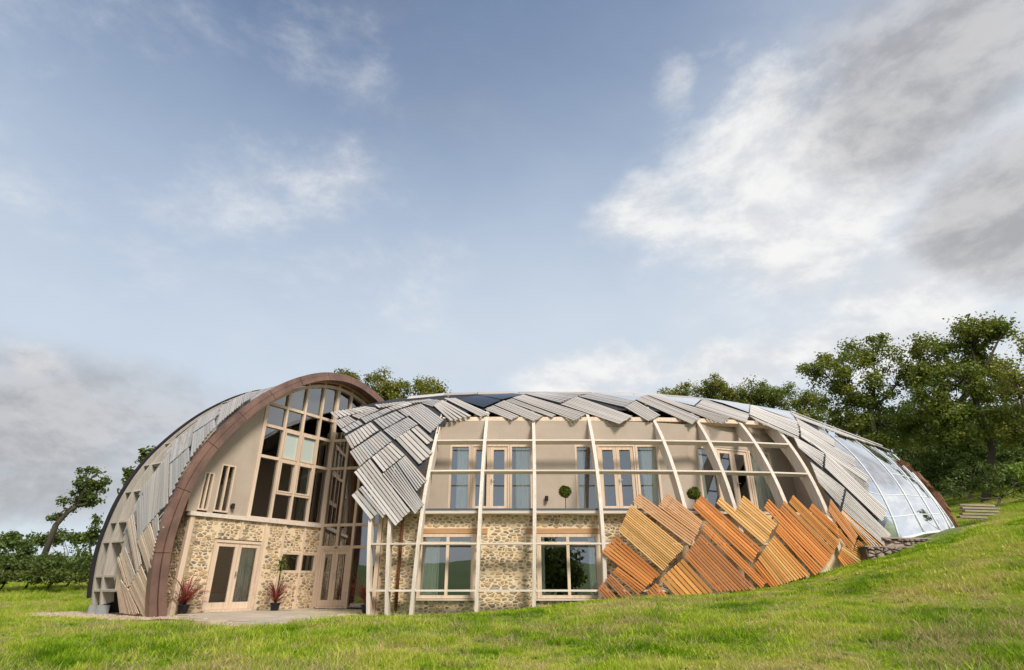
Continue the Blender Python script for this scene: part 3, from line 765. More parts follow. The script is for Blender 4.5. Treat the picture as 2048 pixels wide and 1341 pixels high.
# rooms behind the gable: floor, back wall and a side wall
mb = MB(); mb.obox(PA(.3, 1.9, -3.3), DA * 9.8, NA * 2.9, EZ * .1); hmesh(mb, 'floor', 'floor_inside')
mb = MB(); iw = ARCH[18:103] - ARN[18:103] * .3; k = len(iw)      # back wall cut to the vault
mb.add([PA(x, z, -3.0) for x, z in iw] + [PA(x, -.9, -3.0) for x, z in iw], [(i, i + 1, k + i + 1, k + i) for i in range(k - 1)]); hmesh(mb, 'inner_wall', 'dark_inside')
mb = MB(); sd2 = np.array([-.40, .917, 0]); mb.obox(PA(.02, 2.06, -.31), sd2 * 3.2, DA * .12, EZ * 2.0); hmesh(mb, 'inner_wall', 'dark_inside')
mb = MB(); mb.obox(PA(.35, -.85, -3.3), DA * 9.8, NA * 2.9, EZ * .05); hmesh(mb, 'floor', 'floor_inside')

# ------------------------------------------------------------------ main front: stone ground floor
MX0, MX1 = atY(757, 1150, 18.1)[0], 10.2
def mpx(u, v): P = atY(u, v, 18.1); return float(P[0]), float(P[2])
wins = []
for (u0, u1, um) in ((835, 949.5, 894), (1075, 1201, 1137)):
    x0 = mpx(u0, 1130)[0]; x1 = mpx(u1, 1130)[0]; xm = mpx(um, 1130)[0]
    wins.append((x0, x1, mpx(900, 1198)[1], mpx(900, 1068)[1], xm))
holesM = [q[:4] for q in wins]
lint = [(wins[0][0] - .0, wins[0][1] + .36), (wins[1][0] - .34, wins[1][1] + .05)]
zl0 = wins[0][3]; zl1 = zl0 + .15
mw = wall(PLM, 'stone_wall', 'mortar', MX0, MX1, -1.3, 1.94, holesM, .4)
stones(PLM, mw, MX0 + .02, 4.9, -.85, 1.92, holesM + [(a, b, zl0, zl1) for a, b in lint], rnd=random.Random(9))
for a, b in lint:
    mb = MB(); PLM.bar(mb, a, b, zl0 + .004, zl1, -.1, .035); hmesh(mb, 'lintel', 'oak')
for (x0, x1, z0, z1, xm) in wins:
    fr = glazing(PLM, 'window', [x0 + .05, xm, x1 - .05], [z0 + .05, z1 - .27, z1 - .05], .085, .14, .03, edge=.13)
    mb = MB(); PLM.bar(mb, x0 - .06, x1 + .06, z0 - .05, z0 - .004, -.05, .10); mb.build('sill', 'rail_wood', fr)
    if x0 < 0: curtain(fr, PLM, x0 + .1, x0 + .62, z0 + .05, z1 - .1, -.13, waves=6); 
    else:
        curtain(fr, PLM, x0 + .08, x0 + .22, z0 + .05, z1 - .1, -.13, waves=2); curtain(fr, PLM, x1 - .32, x1 - .08, z0 + .05, z1 - .1, -.13, waves=3)
PLE, LE = plane_between((-4.45, 21.95), (MX0, 18.1))      # end wall of the main part, beside the entrance
PLE.n = np.array([-abs(PLE.n[0]), PLE.n[1] if PLE.n[0] < 0 else -PLE.n[1], 0])
ew = wall(PLE, 'stone_wall', 'mortar', 0, LE - .02, -1.2, 1.94, (), .3, parent=None)
wall(PLE, 'rendered_wall', 'render', 0, LE - 1.75, 1.945, 4.9, (), .3)
mb = MB(); PLM.bar(mb, MX0 - .13, MX0 - .01, -1.2, 2.3, -.25, .05); hmesh(mb, 'corner_post', 'frame_wood')
mb = MB(); mb.tube([atY(805, 1035, 17.98), atY(805, 1050, 17.98), atY(791, 1222, 17.98)], .045, 10); hmesh(mb, 'drainpipe', 'pipe', smooth=True)
# balcony edge
XE = 9.9
def edge_y(X): return shell_z(X, 2.0)[1] + .16
xs = np.linspace(MX0 - .1, XE, 24)
for nm, z0, z1, o0, mt in (('ledge', 1.945, 2.035, .0, 'rail_wood'), ('ledge_flashing', 2.037, 2.09, -.012, 'lead')):
    mb = MB(); rings = []
    for X in xs:
        y0 = edge_y(X) + .1 + o0
        rings.append([(X, y0, z0), (X, y0 + .28, z0), (X, y0 + .28, z1), (X, y0, z1)])
    mb.strip(rings); hmesh(mb, nm, mt)
mb = MB(); rings = []
for X in xs:
    y0 = edge_y(X) + .39; y1 = 19.8 if X < 6 else 21.5; rings.append([(X, y0, 1.70), (X, y1, 1.70), (X, y1, 1.84), (X, y0, 1.84)])
mb.strip(rings); hmesh(mb, 'balcony_floor', 'concrete')
# upper wall with three sets of doors
def upx(u, v=950): return float(atY(u, v, 19.5)[0])
ZF = 2.1; ZD = 4.42
P3a = atZ(1391, 890.6, 4.42); P3b = atZ(1504, 901.5, 4.42)
PL3, L3 = plane_between(P3a, P3b)
kink = upx(1345)
dP = PL3.O; t_ = (19.5 - dP[1]) / PL3.ex[1]; kx3 = float((dP + PL3.ex * t_)[0]); a_k = t_
sets = [[898, 940.6, 975.5, 1019.5, 1065], [1151, 1196.5, 1236, 1274.5, 1321]]
holesU = [(upx(q[0]), upx(q[-1]), ZF - .2, ZD) for q in sets]
wall(PLU, 'rendered_wall', 'render', MX0 + .3, kx3, 1.86, 5.02, holesU, .3)
a3 = [0, PL3.px(1438, 950)[0], PL3.px(1470, 950)[0], PL3.px(1503, 950)[0], PL3.px(1546, 950)[0]]
a3 = [a - .0 for a in a3]
end3 = a3[-1] + .9
wall(PL3, 'rendered_wall', 'render', a_k, end3, 1.86, 5.02, [(a3[0], a3[-1], ZF - .2, ZD)], .3)
Pe = PL3.p(end3, 0); PL4, L4 = plane_between(Pe, Pe + np.array([1.6, 2.2, 0]))
wall(PL4, 'boarded_wall', 'oak', 0, L4, ZF - .05, 5.0, (), .2)
def door_set(pl, a):
    for i in (0, 3):
        fr = glazing(pl, 'sidelight', [a[i] + .04, a[i + 1] - .035], [ZF + .02, ZD - .05], .075, .14, .01)
        if i == 0: curtain(fr, pl, a[0] + .25 if a[0] < 0 else a[0] + .06, a[1] - .05 if a[0] < 0 else a[0] + .32, ZF, ZD - .1, -.13, waves=4)
        else: curtain(fr, pl, a[3] + .2, a[4] - .06, ZF, ZD - .1, -.13, waves=4)
    double_door(pl, a[1] + .008, a[3] - .008, ZF + .03, ZD - .012, jamb=.06)
door_set(PLU, [upx(u) for u in sets[0]]); door_set(PLU, [upx(u) for u in sets[1]]); door_set(PL3, a3)
# boarded heads closing the walls against the shell
def roof_z(x, y):
    k = kx(x); w = (YA - 17.4) * k; h = (H0 - Z0) * k
    return Z0 + h * max(1 - abs((YA - y) / w) ** NN, 0) ** (1 / NN)
for pl_, a0_, a1_ in ((PLU, MX0 + .3, kx3), (PL3, a_k, end3), (PL4, 0, L4)):
    mb = MB(); k = 12; lo = []; hi = []
    for i in range(k + 1):
        P = pl_.p(a0_ + (a1_ - a0_) * i / k, 4.99, -.06); lo.append(P); hi.append(np.array([P[0], P[1], max(roof_z(P[0], P[1]) - .05, 5.0)]))
    mb.add(lo + hi, [(i, i + 1, k + 2 + i, k + 1 + i) for i in range(k)]); hmesh(mb, 'wall_head', 'render')
# rooms
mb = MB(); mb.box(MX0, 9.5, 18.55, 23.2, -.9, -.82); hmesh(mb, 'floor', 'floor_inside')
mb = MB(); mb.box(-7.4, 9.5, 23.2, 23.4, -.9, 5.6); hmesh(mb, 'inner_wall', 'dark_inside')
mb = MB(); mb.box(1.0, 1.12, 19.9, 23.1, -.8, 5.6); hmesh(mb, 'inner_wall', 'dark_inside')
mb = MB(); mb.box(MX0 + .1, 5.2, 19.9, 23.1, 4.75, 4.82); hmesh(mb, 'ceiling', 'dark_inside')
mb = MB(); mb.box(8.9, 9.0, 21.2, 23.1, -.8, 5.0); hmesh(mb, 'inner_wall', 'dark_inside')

# ------------------------------------------------------------------ main shell: ribs and rails
ribs_px = [((735, 1215), (739, 1062)), ((772, 1215), (778, 1062)), ((824, 1200), (876, 860)), ((953, 1200), (973, 845)), ((1068, 1210), (1067, 845)), ((1212, 1190), (1180, 850)), ((1370, 1014), (1311, 846)), ((1470, 1014), (1400, 850)), ((1572, 1007), (1489, 856)), ((1652, 1018), (1556, 860))]
RIBS = []
def rib_path(b, tpx):
    P, Q = on_shell(*b), on_shell(*tpx)
    def X(z): return P[0] + (Q[0] - P[0]) * (z - P[2]) / (Q[2] - P[2])
    return X
RW = .052
for k, (b, tp) in enumerate(ribs_px):
    Xf = rib_path(b, tp); RIBS.append(Xf)
    mb = MB(); rings = []
    zmax = 6.9 if k > 1 else 3.4
    zz = list(np.linspace(-1.2, Z0, 6)) + list(np.linspace(Z0 + .15, zmax, 26))
    for z in zz:
        X = Xf(min(z, 5.4)) if k > 1 else Xf(z)
        if (z - Z0) / ((H0 - Z0) * kx(X)) > .985: break
        P = shell_z(X, z); n = shell_n(P); n[0] = 0; n /= np.linalg.norm(n)
        if z <= Z0: n = np.array([0, -1., 0]); P = P + np.array([0, .10 * ((Z0 - z) / 2) ** 2, 0])
        dp = .30 + .18 * min(1, max(0, (z - Z0) / 1.5))
        ex = np.array([1., 0, 0]); Q = P - n * dp
        rings.append([P - ex * RW, P + ex * RW, Q + ex * RW, Q - ex * RW])
    mb.strip(rings); hmesh(mb, 'rib', 'rib_wood')
rails = [(-.17, 0, 9, .28), (1.07, 0, 9, .24), (3.27, 2, 9, .27), (4.40, 2, 9, .27), (5.36, 2, 9, .20)]
for z, k0, k1, dp in rails:
    for k in range(k0, k1):
        if z in (-.17, 1.07) and k > 7: pass
        X0_, X1_ = RIBS[k](z), RIBS[k + 1](z)
        P, Q = shell_z(X0_ + RW, z, -.012), shell_z(X1_ - RW, z, -.012)
        n = shell_n((P + Q) / 2); n[0] = 0; n[2] *= .35; n /= np.linalg.norm(n)
        if z < Z0: n = np.array([0, -1., 0])
        mb = MB(); up = np.cross(np.array([1., 0, 0]), -n); up /= np.linalg.norm(up)
        if up[2] < 0: up = -up
        h = .05 if z < 5 else .17
        mb.box8([P - up * h / 2 - n * dp, Q - up * h / 2 - n * dp, Q - up * h / 2, P - up * h / 2, P + up * h / 2 - n * dp, Q + up * h / 2 - n * dp, Q + up * h / 2, P + up * h / 2])
        hmesh(mb, 'rail', 'rail_wood' if z < 5 else 'frame_wood')
# dark membrane under the cladding, cut to the roof outline seen from the field and carried over the ridge to the back
def inside(poly, x, y):
    r = False; j = len(poly) - 1
    for i in range(len(poly)):
        if (poly[i][1] > y) != (poly[j][1] > y) and x < (poly[j][0] - poly[i][0]) * (y - poly[i][1]) / (poly[j][1] - poly[i][1]) + poly[i][0]: r = not r
        j = i
    return r
ROOF = [(672, 832), (690, 872), (722, 925), (735, 945), (728, 975), (745, 995), (792, 1040), (835, 1000), (842, 950), (858, 905), (868, 870), (905, 830), (960, 822), (1040, 818), (1330, 824), (1440, 828), (1520, 838), (1575, 862), (1604, 900), (1628, 940), (1650, 985), (1665, 1020), (1690, 1080), (1745, 1080), (1755, 1050), (1735, 1000), (1700, 965), (1690, 935), (1668, 905), (1635, 862), (1640, 700), (600, 700)]
VIS = []
Xs = np.arange(-6.6, 16.7, .12); As = np.linspace(0, math.pi, 121)
grid = {}
mb = MB()
for i in range(len(Xs)):
    for j in range(len(As)): 
        P = shell_pt(float(Xs[i]), float(As[j])); grid[i, j] = len(mb.v); mb.v.append(P)
JS = 60
for i in range(len(Xs) - 1):
    for j in range(len(As) - 1):
        ids = (grid[i, j], grid[i + 1, j], grid[i + 1, j + 1], grid[i, j + 1])
        c = sum(mb.v[q] for q in ids) / 4
        n = shell_n(c); front = (n @ c) < 0
        u, v = project(c)
        if front: keep = inside(ROOF, u, v)
        else: keep = c[2] > .5 and c[0] > -5.6 + max(0, (6.6 - c[2]) * .3) and not (c[0] > 10.5 and j < 62)
        if keep: mb.f.append(ids)
used = sorted({q for f_ in mb.f for q in f_}); remap = {q: i for i, q in enumerate(used)}
vv = [mb.v[q] for q in used]; ff = [tuple(remap[q] for q in f_) for f_ in mb.f]
hp(mesh('membrane', vv, ff, 'membrane', smooth=True))

# ------------------------------------------------------------------ slatted cladding panels
SL = {'weathered_slat': [], 'larch_slat': []}
def frame_of(ox, oy, sc): return lambda x, y: (ox + x / sc, oy + y / sc)
rp = random.Random(21)
def panel(tr, blocks, mat, surf='shell', kind='weathered_slat', lift=.055, gap=.16, th=.026, mats=None, ext=0.):
    """each block: start of first slat, start of last slat, end of first, end of last, number of slats"""
    F, Nn = (on_shell, shell_n) if surf == 'shell' else (on_vault, vault_n)
    pn = None; todo = []
    bat = MB()
    lift0 = lift + rp.uniform(-.006, .01)
    for (a, b, c, d, n) in blocks:
        a, b, c, d = [np.array(tr(*q)) for q in (a, b, c, d)]
        # the edge lines hold slat centres half a pitch in
        S0 = []; S1 = []
        for k in range(n + 1):
            f = k / n
            p, q = a + (b - a) * f, c + (d - c) * f
            S0.append(F(*p)); S1.append(F(*q))
        for k in range(n):
            p0, p1, q0, q1 = S0[k], S0[k + 1], S1[k], S1[k + 1]
            P, Q = (p0 + p1) / 2, (q0 + q1) / 2
            L = Q - P; ln = np.linalg.norm(L); Q = Q + L / (ln + 1e-9) * ext
            if surf == 'vault':       # never past the back of the copper arch
                oq, op = (Q - O_A) @ NA, (P - O_A) @ NA
                if op > .12: continue
                if oq > .44: Q = P + (Q - P) * (.44 - op) / (oq - op)
            L = Q - P; ln = np.linalg.norm(L)
            if ln < .05: continue
            ex = L / ln; wv = ((p1 - p0) + (q1 - q0)) / 2; wv = wv - ex * (wv @ ex); w = np.linalg.norm(wv)
            ey = wv / (w + 1e-9); ez = np.cross(ex, ey); nn = Nn((P + Q) / 2)
            if ez @ nn < 0: ey = -ey; ez = -ez
            mid = (P + Q) / 2; sag = max(0., float((F(*((np.array(project(P)) + np.array(project(Q))) / 2)) - mid) @ ez))
            g = max(.02, min(.21 * w, .03)); e = rp.uniform(-.02, .02)
            C = mid + ez * (lift0 + (min(sag * .75, .12) if surf == 'shell' else 0) + rp.uniform(-.004, .004)) + ex * e * .5
            todo.append((ex * (ln + e), ey * max(w - g, .5 * w), ez * th, C))
            if k == 0 or k == n - 1: pass
        for fr_ in (.18, .82):
            A_, B_ = S0[0] + (S1[0] - S0[0]) * fr_, S0[-1] + (S1[-1] - S0[-1]) * fr_
            m_ = (A_ + B_) / 2; n_ = Nn(m_); al = (S1[0] - S0[0]); al /= np.linalg.norm(al)
            bw = B_ - A_; bat.obox(A_ + n_ * (lift0 - .065) - al * .03 + bw * .04, bw * .92, al * .06, n_ * .045)
    pn = hmesh(bat, 'cladding_panel', 'sleeper')
    for (X, Y, Z, C) in todo:
        m_ = mat if not mats else mats[0]
        if mats: m_ = rp.choice(mats)
        area = np.linalg.norm(X) * np.linalg.norm(Y) / (C @ C)
        SL[kind].append((area, X, Y, Z, C, m_, pn))
ID = lambda x, y: (x, y)
z5 = frame_of(1180, 760, 2.794); z6 = frame_of(1560, 760, 3.3526); zr = frame_of(860, 770, 3.4133); zb = frame_of(640, 800, 5.158); y2 = frame_of(220, 780, 5.157); y1 = frame_of(160, 1000, 5.365)
LA = dict(kind='larch_slat', lift=.07)
panel(z5, [((115, 1085), (80, 1120), (245, 1215), (200, 1245), 4), ((70, 1130), (38, 1175), (180, 1245), (110, 1262), 4)], 'brown_wood', **LA)
panel(z5, [((145, 870), (60, 965), (385, 1085), (312, 1160), 7), ((152, 1045), (122, 1078), (310, 1162), (265, 1205), 4)], 'orange_wood', **LA)
panel(z5, [((225, 700), (155, 850), (520, 940), (400, 1070), 15)], 'yellow_wood', **LA)
panel(z5, [((430, 637), (375, 712), (625, 798), (590, 872), 8), ((270, 640), (235, 690), (588, 876), (550, 932), 5)], 'pink_wood', **LA)
panel(z5, [((615, 650), (562, 718), (945, 945), (897, 1030), 6), ((640, 795), (620, 845), (975, 1130), (948, 1168), 4)], 'orange_wood', **LA)
panel(z5, [((615, 860), (520, 990), (925, 1172), (700, 1185), 11)], 'brown_wood', mats=['brown_wood', 'orange_wood', 'brown_wood'], **LA)
panel(z5, [((515, 1000), (385, 1115), (692, 1192), (480, 1215), 7)], 'gold_wood', **LA)
panel(z5, [((365, 1135), (305, 1185), (430, 1208), (350, 1232), 5)], 'orange_wood', mats=['orange_wood', 'brown_wood'], **LA)
panel(z5, [((850, 652), (808, 737), (1035, 810), (987, 891), 7), ((720, 660), (697, 697), (986, 892), (962, 930), 3)], 'yellow_wood', **LA)
panel(z5, [((1020, 870), (930, 1000), (1222, 1090), (1045, 1152), 12)], 'gold_wood', mats=['gold_wood', 'yellow_wood', 'gold_wood'], **LA)
panel(z5, [((930, 1008), (903, 1040), (1052, 1158), (1010, 1170), 3)], 'orange_wood', **LA)
panel(z5, [((1060, 705), (1042, 738), (1338, 990), (1318, 1016), 3), ((985, 672), (958, 722), (1317, 1018), (1286, 1055), 4), ((1045, 808), (1025, 850), (1284, 1058), (1246, 1098), 4)], 'orange_wood', **LA)
panel(z6, [((75, 780), (45, 830), (388, 1090), (352, 1150), 7), ((15, 818), (0, 838), (350, 1154), (335, 1185), 3)], 'gold_wood', **LA)
panel(z6, [((205, 835), (180, 875), (372, 985), (388, 1072), 6)], 'gold_wood', mats=['gold_wood', 'orange_wood'], **LA)
panel(z6, [((325, 805), (310, 885), (506, 1050), (482, 1112), 7), ((368, 985), (358, 1018), (480, 1116), (466, 1162), 4)], 'gold_wood', mats=['gold_wood', 'orange_wood', 'pink_wood'], **LA)
panel(z6, [((512, 1072), (470, 1165), (592, 1158), (570, 1205), 8), ((410, 1110), (375, 1195), (565, 1210), (440, 1288), 8)], 'gold_wood', mats=['gold_wood', 'orange_wood', 'yellow_wood'], **LA)
# right, weathered
panel(z6, [((430, 755), (402, 875), (725, 1045), (682, 1122), 12)], 'beige_wood', mats=['beige_wood', 'beige_wood'])
panel(z6, [((402, 880), (396, 905), (678, 1126), (585, 1132), 5)], 'gold_wood', mats=['beige_wood', 'gold_wood'])
panel(z6, [((85, 390), (118, 465), (288, 505), (276, 600), 8)], 'beige_wood')
panel(z6, [((195, 560), (250, 695), (422, 735), (396, 858), 12)], 'beige_wood')
panel(z6, [((292, 508), (286, 602), (706, 885), (668, 966), 8)], 'beige_wood', mats=['beige_wood', 'beige_wood'])
panel(z6, [((125, 328), (128, 355), (495, 545), (490, 596), 5), ((128, 360), (132, 400), (578, 660), (570, 706), 4), ((180, 420), (285, 500), (586, 712), (590, 770), 5)], 'beige_wood')
panel(z6, [((100, 268), (122, 322), (362, 420), (360, 462), 6)], 'beige_wood')
panel(z6, [((50, 222), (98, 264), (757, 490), (420, 385), 6)], 'beige_wood', mats=['beige_wood', 'beige_wood'])
panel(z5, [((893, 150), (888, 205), (1156, 245), (1166, 330), 9)], 'beige_wood')
panel(z5, [((885, 210), (925, 240), (1164, 334), (1140, 338), 4)], 'beige_wood')
# roof front
panel(zr, [((175, 108), (95, 110), (412, 214), (350, 240), 4), ((85, 120), (25, 155), (290, 230), (135, 262), 5)], 'grey_wood')
panel(zr, [((508, 120), (440, 150), (770, 226), (710, 262), 7), ((432, 153), (376, 178), (606, 226), (553, 250), 5)], 'grey_wood')
panel(zr, [((640, 84), (562, 105), (1070, 215), (982, 262), 7), ((558, 108), (515, 121), (856, 222), (832, 236), 4)], 'grey_wood')
panel(zr, [((1055, 72), (885, 138), (790, 60), (648, 75), 9)], 'silver_wood', mats=['silver_wood', 'grey_wood'])
panel(zr, [((1000, 96), (892, 147), (1382, 232), (1293, 283), 9)], 'grey_wood')
panel(zr, [((1135, 68), (1012, 92), (1393, 122), (1322, 165), 8)], 'silver_wood')
panel(zr, [((1400, 122), (1327, 165), (1567, 220), (1490, 262), 7), ((1470, 90), (1404, 119), (1840, 243), (1785, 288), 7)], 'grey_wood')
panel(zr, [((1545, 96), (1478, 92), (2042, 244), (1992, 297), 7)], 'grey_wood')
panel(z5, [((632, 118), (584, 160), (888, 203), (868, 250), 10)], 'beige_wood', mats=['grey_wood', 'beige_wood'])
# beak over the entrance
BK = dict(mats=['grey_wood', 'silver_wood', 'grey_wood'])
panel(zb, [((110, 152), (470, 87), (168, 217), (590, 103), 10)], 'grey_wood', mats=['grey_wood', 'beige_wood'])
panel(zb, [((150, 240), (300, 183), (222, 316), (375, 232), 7)], 'silver_wood', **BK)
panel(zb, [((330, 180), (560, 100), (402, 212), (610, 116), 8)], 'grey_wood')
panel(zb, [((222, 322), (400, 224), (268, 362), (447, 262), 5)], 'silver_wood')
panel(zb, [((425, 210), (690, 106), (472, 256), (742, 128), 12)], 'silver_wood', **BK)
panel(zb, [((700, 103), (900, 45), (750, 128), (960, 60), 6)], 'grey_wood', mats=['grey_wood', 'beige_wood'])
panel(zb, [((262, 400), (530, 247), (330, 523), (612, 325), 9)], 'grey_wood', mats=['beige_wood', 'grey_wood', 'grey_wood'])
panel(zb, [((555, 230), (790, 135), (655, 323), (882, 193), 7)], 'silver_wood')
panel(zb, [((805, 125), (1045, 55), (895, 190), (1105, 98), 10)], 'silver_wood', **BK)
panel(zb, [((312, 553), (635, 340), (412, 703), (742, 438), 14)], 'grey_wood', **BK)
panel(zb, [((660, 330), (912, 197), (770, 423), (1012, 268), 13)], 'silver_wood')
panel(zb, [((1105, 100), (920, 182), (1277, 228), (1140, 366), 9)], 'grey_wood', **BK)
panel(zb, [((745, 455), (540, 612), (880, 580), (660, 765), 7)], 'beige_wood', mats=['beige_wood', 'beige_wood', 'grey_wood', 'grey_wood'])
panel(zb, [((1010, 285), (940, 325), (1174, 430), (1106, 482), 2), ((930, 330), (780, 422), (1168, 560), (1030, 692), 4)], 'grey_wood')
panel(zb, [((530, 630), (362, 770), (940, 1165), (785, 1320), 6)], 'grey_wood', mats=['grey_wood', 'beige_wood', 'grey_wood'])
panel(zb, [((450, 900), (408, 932), (692, 1190), (650, 1232), 2), ((398, 942), (335, 1000), (605, 1180), (525, 1247), 2)], 'grey_wood', mats=['grey_wood', 'beige_wood'])
panel(zb, [((888, 592), (800, 665), (1108, 838), (1000, 962), 6), ((795, 670), (650, 785), (1076, 1092), (988, 1195), 7)], 'grey_wood', **BK)
# crest of the beak, up to the ridge
zc_ = frame_of(640, 720, 6.4)
panel(zc_, [((700, 600), (1080, 556), (750, 638), (1180, 574), 9)], 'grey_wood')
panel(zc_, [((1100, 556), (1400, 521), (1190, 572), (1480, 536), 8)], 'grey_wood')
panel(zc_, [((1300, 572), (1490, 530), (1440, 616), (1610, 560), 7)], 'silver_wood')
# left vault
VA = dict(surf='vault', lift=-.03)
panel(y2, [((1375, 45), (1460, 3), (1352, 132), (1452, 70), 5)], 'silver_wood', ext=.9, **VA)
panel(y2, [((1150, 158), (1372, 48), (1092, 370), (1345, 150), 10)], 'silver_wood', mats=['silver_wood', 'grey_wood'], ext=.9, **VA)
panel(y2, [((905, 300), (1142, 165), (848, 440), (1078, 288), 10)], 'silver_wood', **VA)
panel(y2, [((848, 452), (1074, 300), (818, 720), (1085, 395), 9)], 'silver_wood', ext=.9, **VA)
panel(y2, [((640, 540), (882, 357), (606, 758), (818, 572), 14)], 'silver_wood', mats=['silver_wood', 'grey_wood'], **VA)
panel(y2, [((606, 774), (808, 592), (600, 1150), (812, 745), 7)], 'silver_wood', ext=.9, **VA)
panel(ID, [((311, 939), (336, 914), (300, 1041), (334, 1005), 6), ((284, 970), (310, 941), (285, 1063), (299, 1042), 6), ((270, 1006), (283, 990), (273, 1080), (284, 1065), 4)], 'grey_wood', mats=['grey_wood', 'grey_wood', 'silver_wood'], **VA)
panel(ID, [((300, 1044), (324, 1016), (308, 1084), (322, 1062), 5)], 'grey_wood', ext=.9, **VA)
panel(y1, [((605, 445), (745, 247), (760, 900), (812, 480), 9)], 'tan_wood', ext=.9, **VA)
panel(y1, [((485, 235), (560, 150), (594, 800), (648, 690), 6), ((415, 590), (472, 510), (515, 945), (588, 812), 7)], 'tan_wood', mats=['tan_wood', 'grey_wood'], **VA)
panel(y1, [((515, 965), (648, 708), (660, 1240), (752, 960), 8)], 'tan_wood', ext=.5, **VA)
panel(y1, [((388, 632), (410, 607), (470, 880), (512, 950), 2), ((390, 980), (420, 860), (415, 1215), (510, 1225), 6), ((425, 855), (505, 962), (515, 1228), (635, 1230), 6)], 'tan_wood', **VA)
# courses over the ridge, just under the panels of the front
def sky_angle(X):
    lo, hi = .3, 2.2
    for _ in range(30):
        m_ = (lo + hi) / 2; P = shell_pt(X, m_)
        if shell_n(P) @ P < 0: lo = m_
        else: hi = m_
    return lo
Xr = -4.2
while Xr < 10.5:
    wx = rp.uniform(1.2, 1.7); bat = MB(); X0_, X1_ = Xr + .01, Xr + wx - .015; a_s = sky_angle(Xr + wx / 2); m_ = rp.choice(['grey_wood', 'silver_wood', 'beige_wood'])
    pn = None; A_, B_ = shell_pt(Xr + wx / 2, a_s - .16), shell_pt(Xr + wx / 2, a_s + .4); n_ = shell_n(A_)
    bat.obox(A_ - n_ * .02, (B_ - A_), (.06, 0, 0), n_ * .02); pn = hmesh(bat, 'cladding_panel', 'sleeper')
    for k in range(13):
        a0_ = a_s - .17 + k * .045; P, Q = shell_pt(X0_, a0_), shell_pt(X1_, a0_ + .012); p2 = shell_pt(X0_, a0_ + .045)
        L = Q - P; wv = p2 - P; ex = L / np.linalg.norm(L); wv = wv - ex * (wv @ ex); nn = np.cross(ex, wv); nn /= np.linalg.norm(nn)
        if nn @ shell_n((P + Q) / 2) < 0: nn = -nn
        SL['weathered_slat'].append((1e-9, L, wv * .86, nn * .022, (P + Q) / 2 + wv / 2 + nn * .035, m_, pn))
    Xr += wx
# courses over the top of the left vault
ok_ = -2.98
while ok_ < .3:
    m_ = rp.choice(['grey_wood', 'silver_wood', 'silver_wood']); i_ = 40 + rp.randint(0, 3)
    while i_ < 82:
        j_ = i_ + rp.randint(5, 8); p, q = ARCH[i_] - ARN[i_] * .13, ARCH[j_] - ARN[j_] * .13
        P, Q = PA(*p, ok_), PA(*q, ok_); L = Q - P; nn = np.cross(L, NA); nn /= np.linalg.norm(nn)
        if nn[2] < 0: nn = -nn
        SL['weathered_slat'].append((1e-9, L * .985, NA * .085, nn * .022, (P + Q) / 2 + nn * .02, m_, house)); i_ = j_
    ok_ += .108
# continuous skin of boards under the stepped panels of the left flank
FLANK = [(231, 1222), (231, 1175), (238, 1122), (249, 1104), (250, 1048), (263, 1028), (271, 1006), (284, 985), (286, 968), (311, 940), (336, 912), (346, 888), (395, 850), (470, 800), (560, 780), (520, 1240)]
ok_ = -2.2
while ok_ < .40:
    i_ = 1 + rp.randint(0, 3)
    while i_ < 46:
        j_ = i_ + rp.randint(3, 5); p, q = ARCH[i_] - ARN[i_] * .115, ARCH[j_] - ARN[j_] * .115
        P, Q = PA(*p, ok_), PA(*q, ok_); c = (P + Q) / 2; u, v_ = project(c)
        if inside(FLANK, u, v_):
            L = Q - P; nn = np.cross(L, NA); nn /= np.linalg.norm(nn)
            if nn @ c > 0: nn = -nn
            m_ = 'tan_wood' if v_ > 1085 - (u - 270) * .4 else ('grey_wood' if v_ > 1000 else 'silver_wood')
            SL['weathered_slat'].append((1e-9, L * .997, NA * .078, nn * .02, c + nn * .004, m_, house))
        i_ = j_
    ok_ += .095
def put_slats(kind, name_rest):
    lst = sorted(SL[kind], key=lambda e: -e[0]); rest = {}
    for i, (a, X, Y, Z, C, m_, pn) in enumerate(lst):
        if i < 295:
            o = bpy.data.objects.new(kind, cube_mesh(m_)); COL.objects.link(o); o.parent = pn
            mt = Matrix.Identity(4)
            for r in range(3): mt[r][0], mt[r][1], mt[r][2], mt[r][3] = X[r], Y[r], Z[r], C[r]
            o.matrix_local = mt
        else: rest.setdefault(m_, []).append((X, Y, Z, C))
    if rest:
        v = []; f = []; mi = []; names = list(rest)
        for k, m_ in enumerate(names):
            for X, Y, Z, C in rest[m_]:
                b = len(v)
                for sx_, sy_, sz_ in ((-1, -1, -1), (1, -1, -1), (1, 1, -1), (-1, 1, -1), (-1, -1, 1), (1, -1, 1), (1, 1, 1), (-1, 1, 1)): v.append(C + X * sx_ / 2 + Y * sy_ / 2 + Z * sz_ / 2)
                q = [(0, 3, 2, 1), (4, 5, 6, 7), (0, 1, 5, 4), (1, 2, 6, 5), (2, 3, 7, 6), (3, 0, 4, 7)]
                f += [tuple(i + b for i in z) for z in q]; mi += [k] * 6
        o = mesh(name_rest, v, f, None, kind='stuff')
        for m_ in names: o.data.materials.append(M[m_])
        o.data.polygons.foreach_set('material_index', mi); hp(o)
put_slats('weathered_slat', 'narrow_weathered_slats'); put_slats('larch_slat', 'narrow_larch_slats')
print('SLATS', {k: len(v) for k, v in SL.items()}, 'STONES', len(STONES))
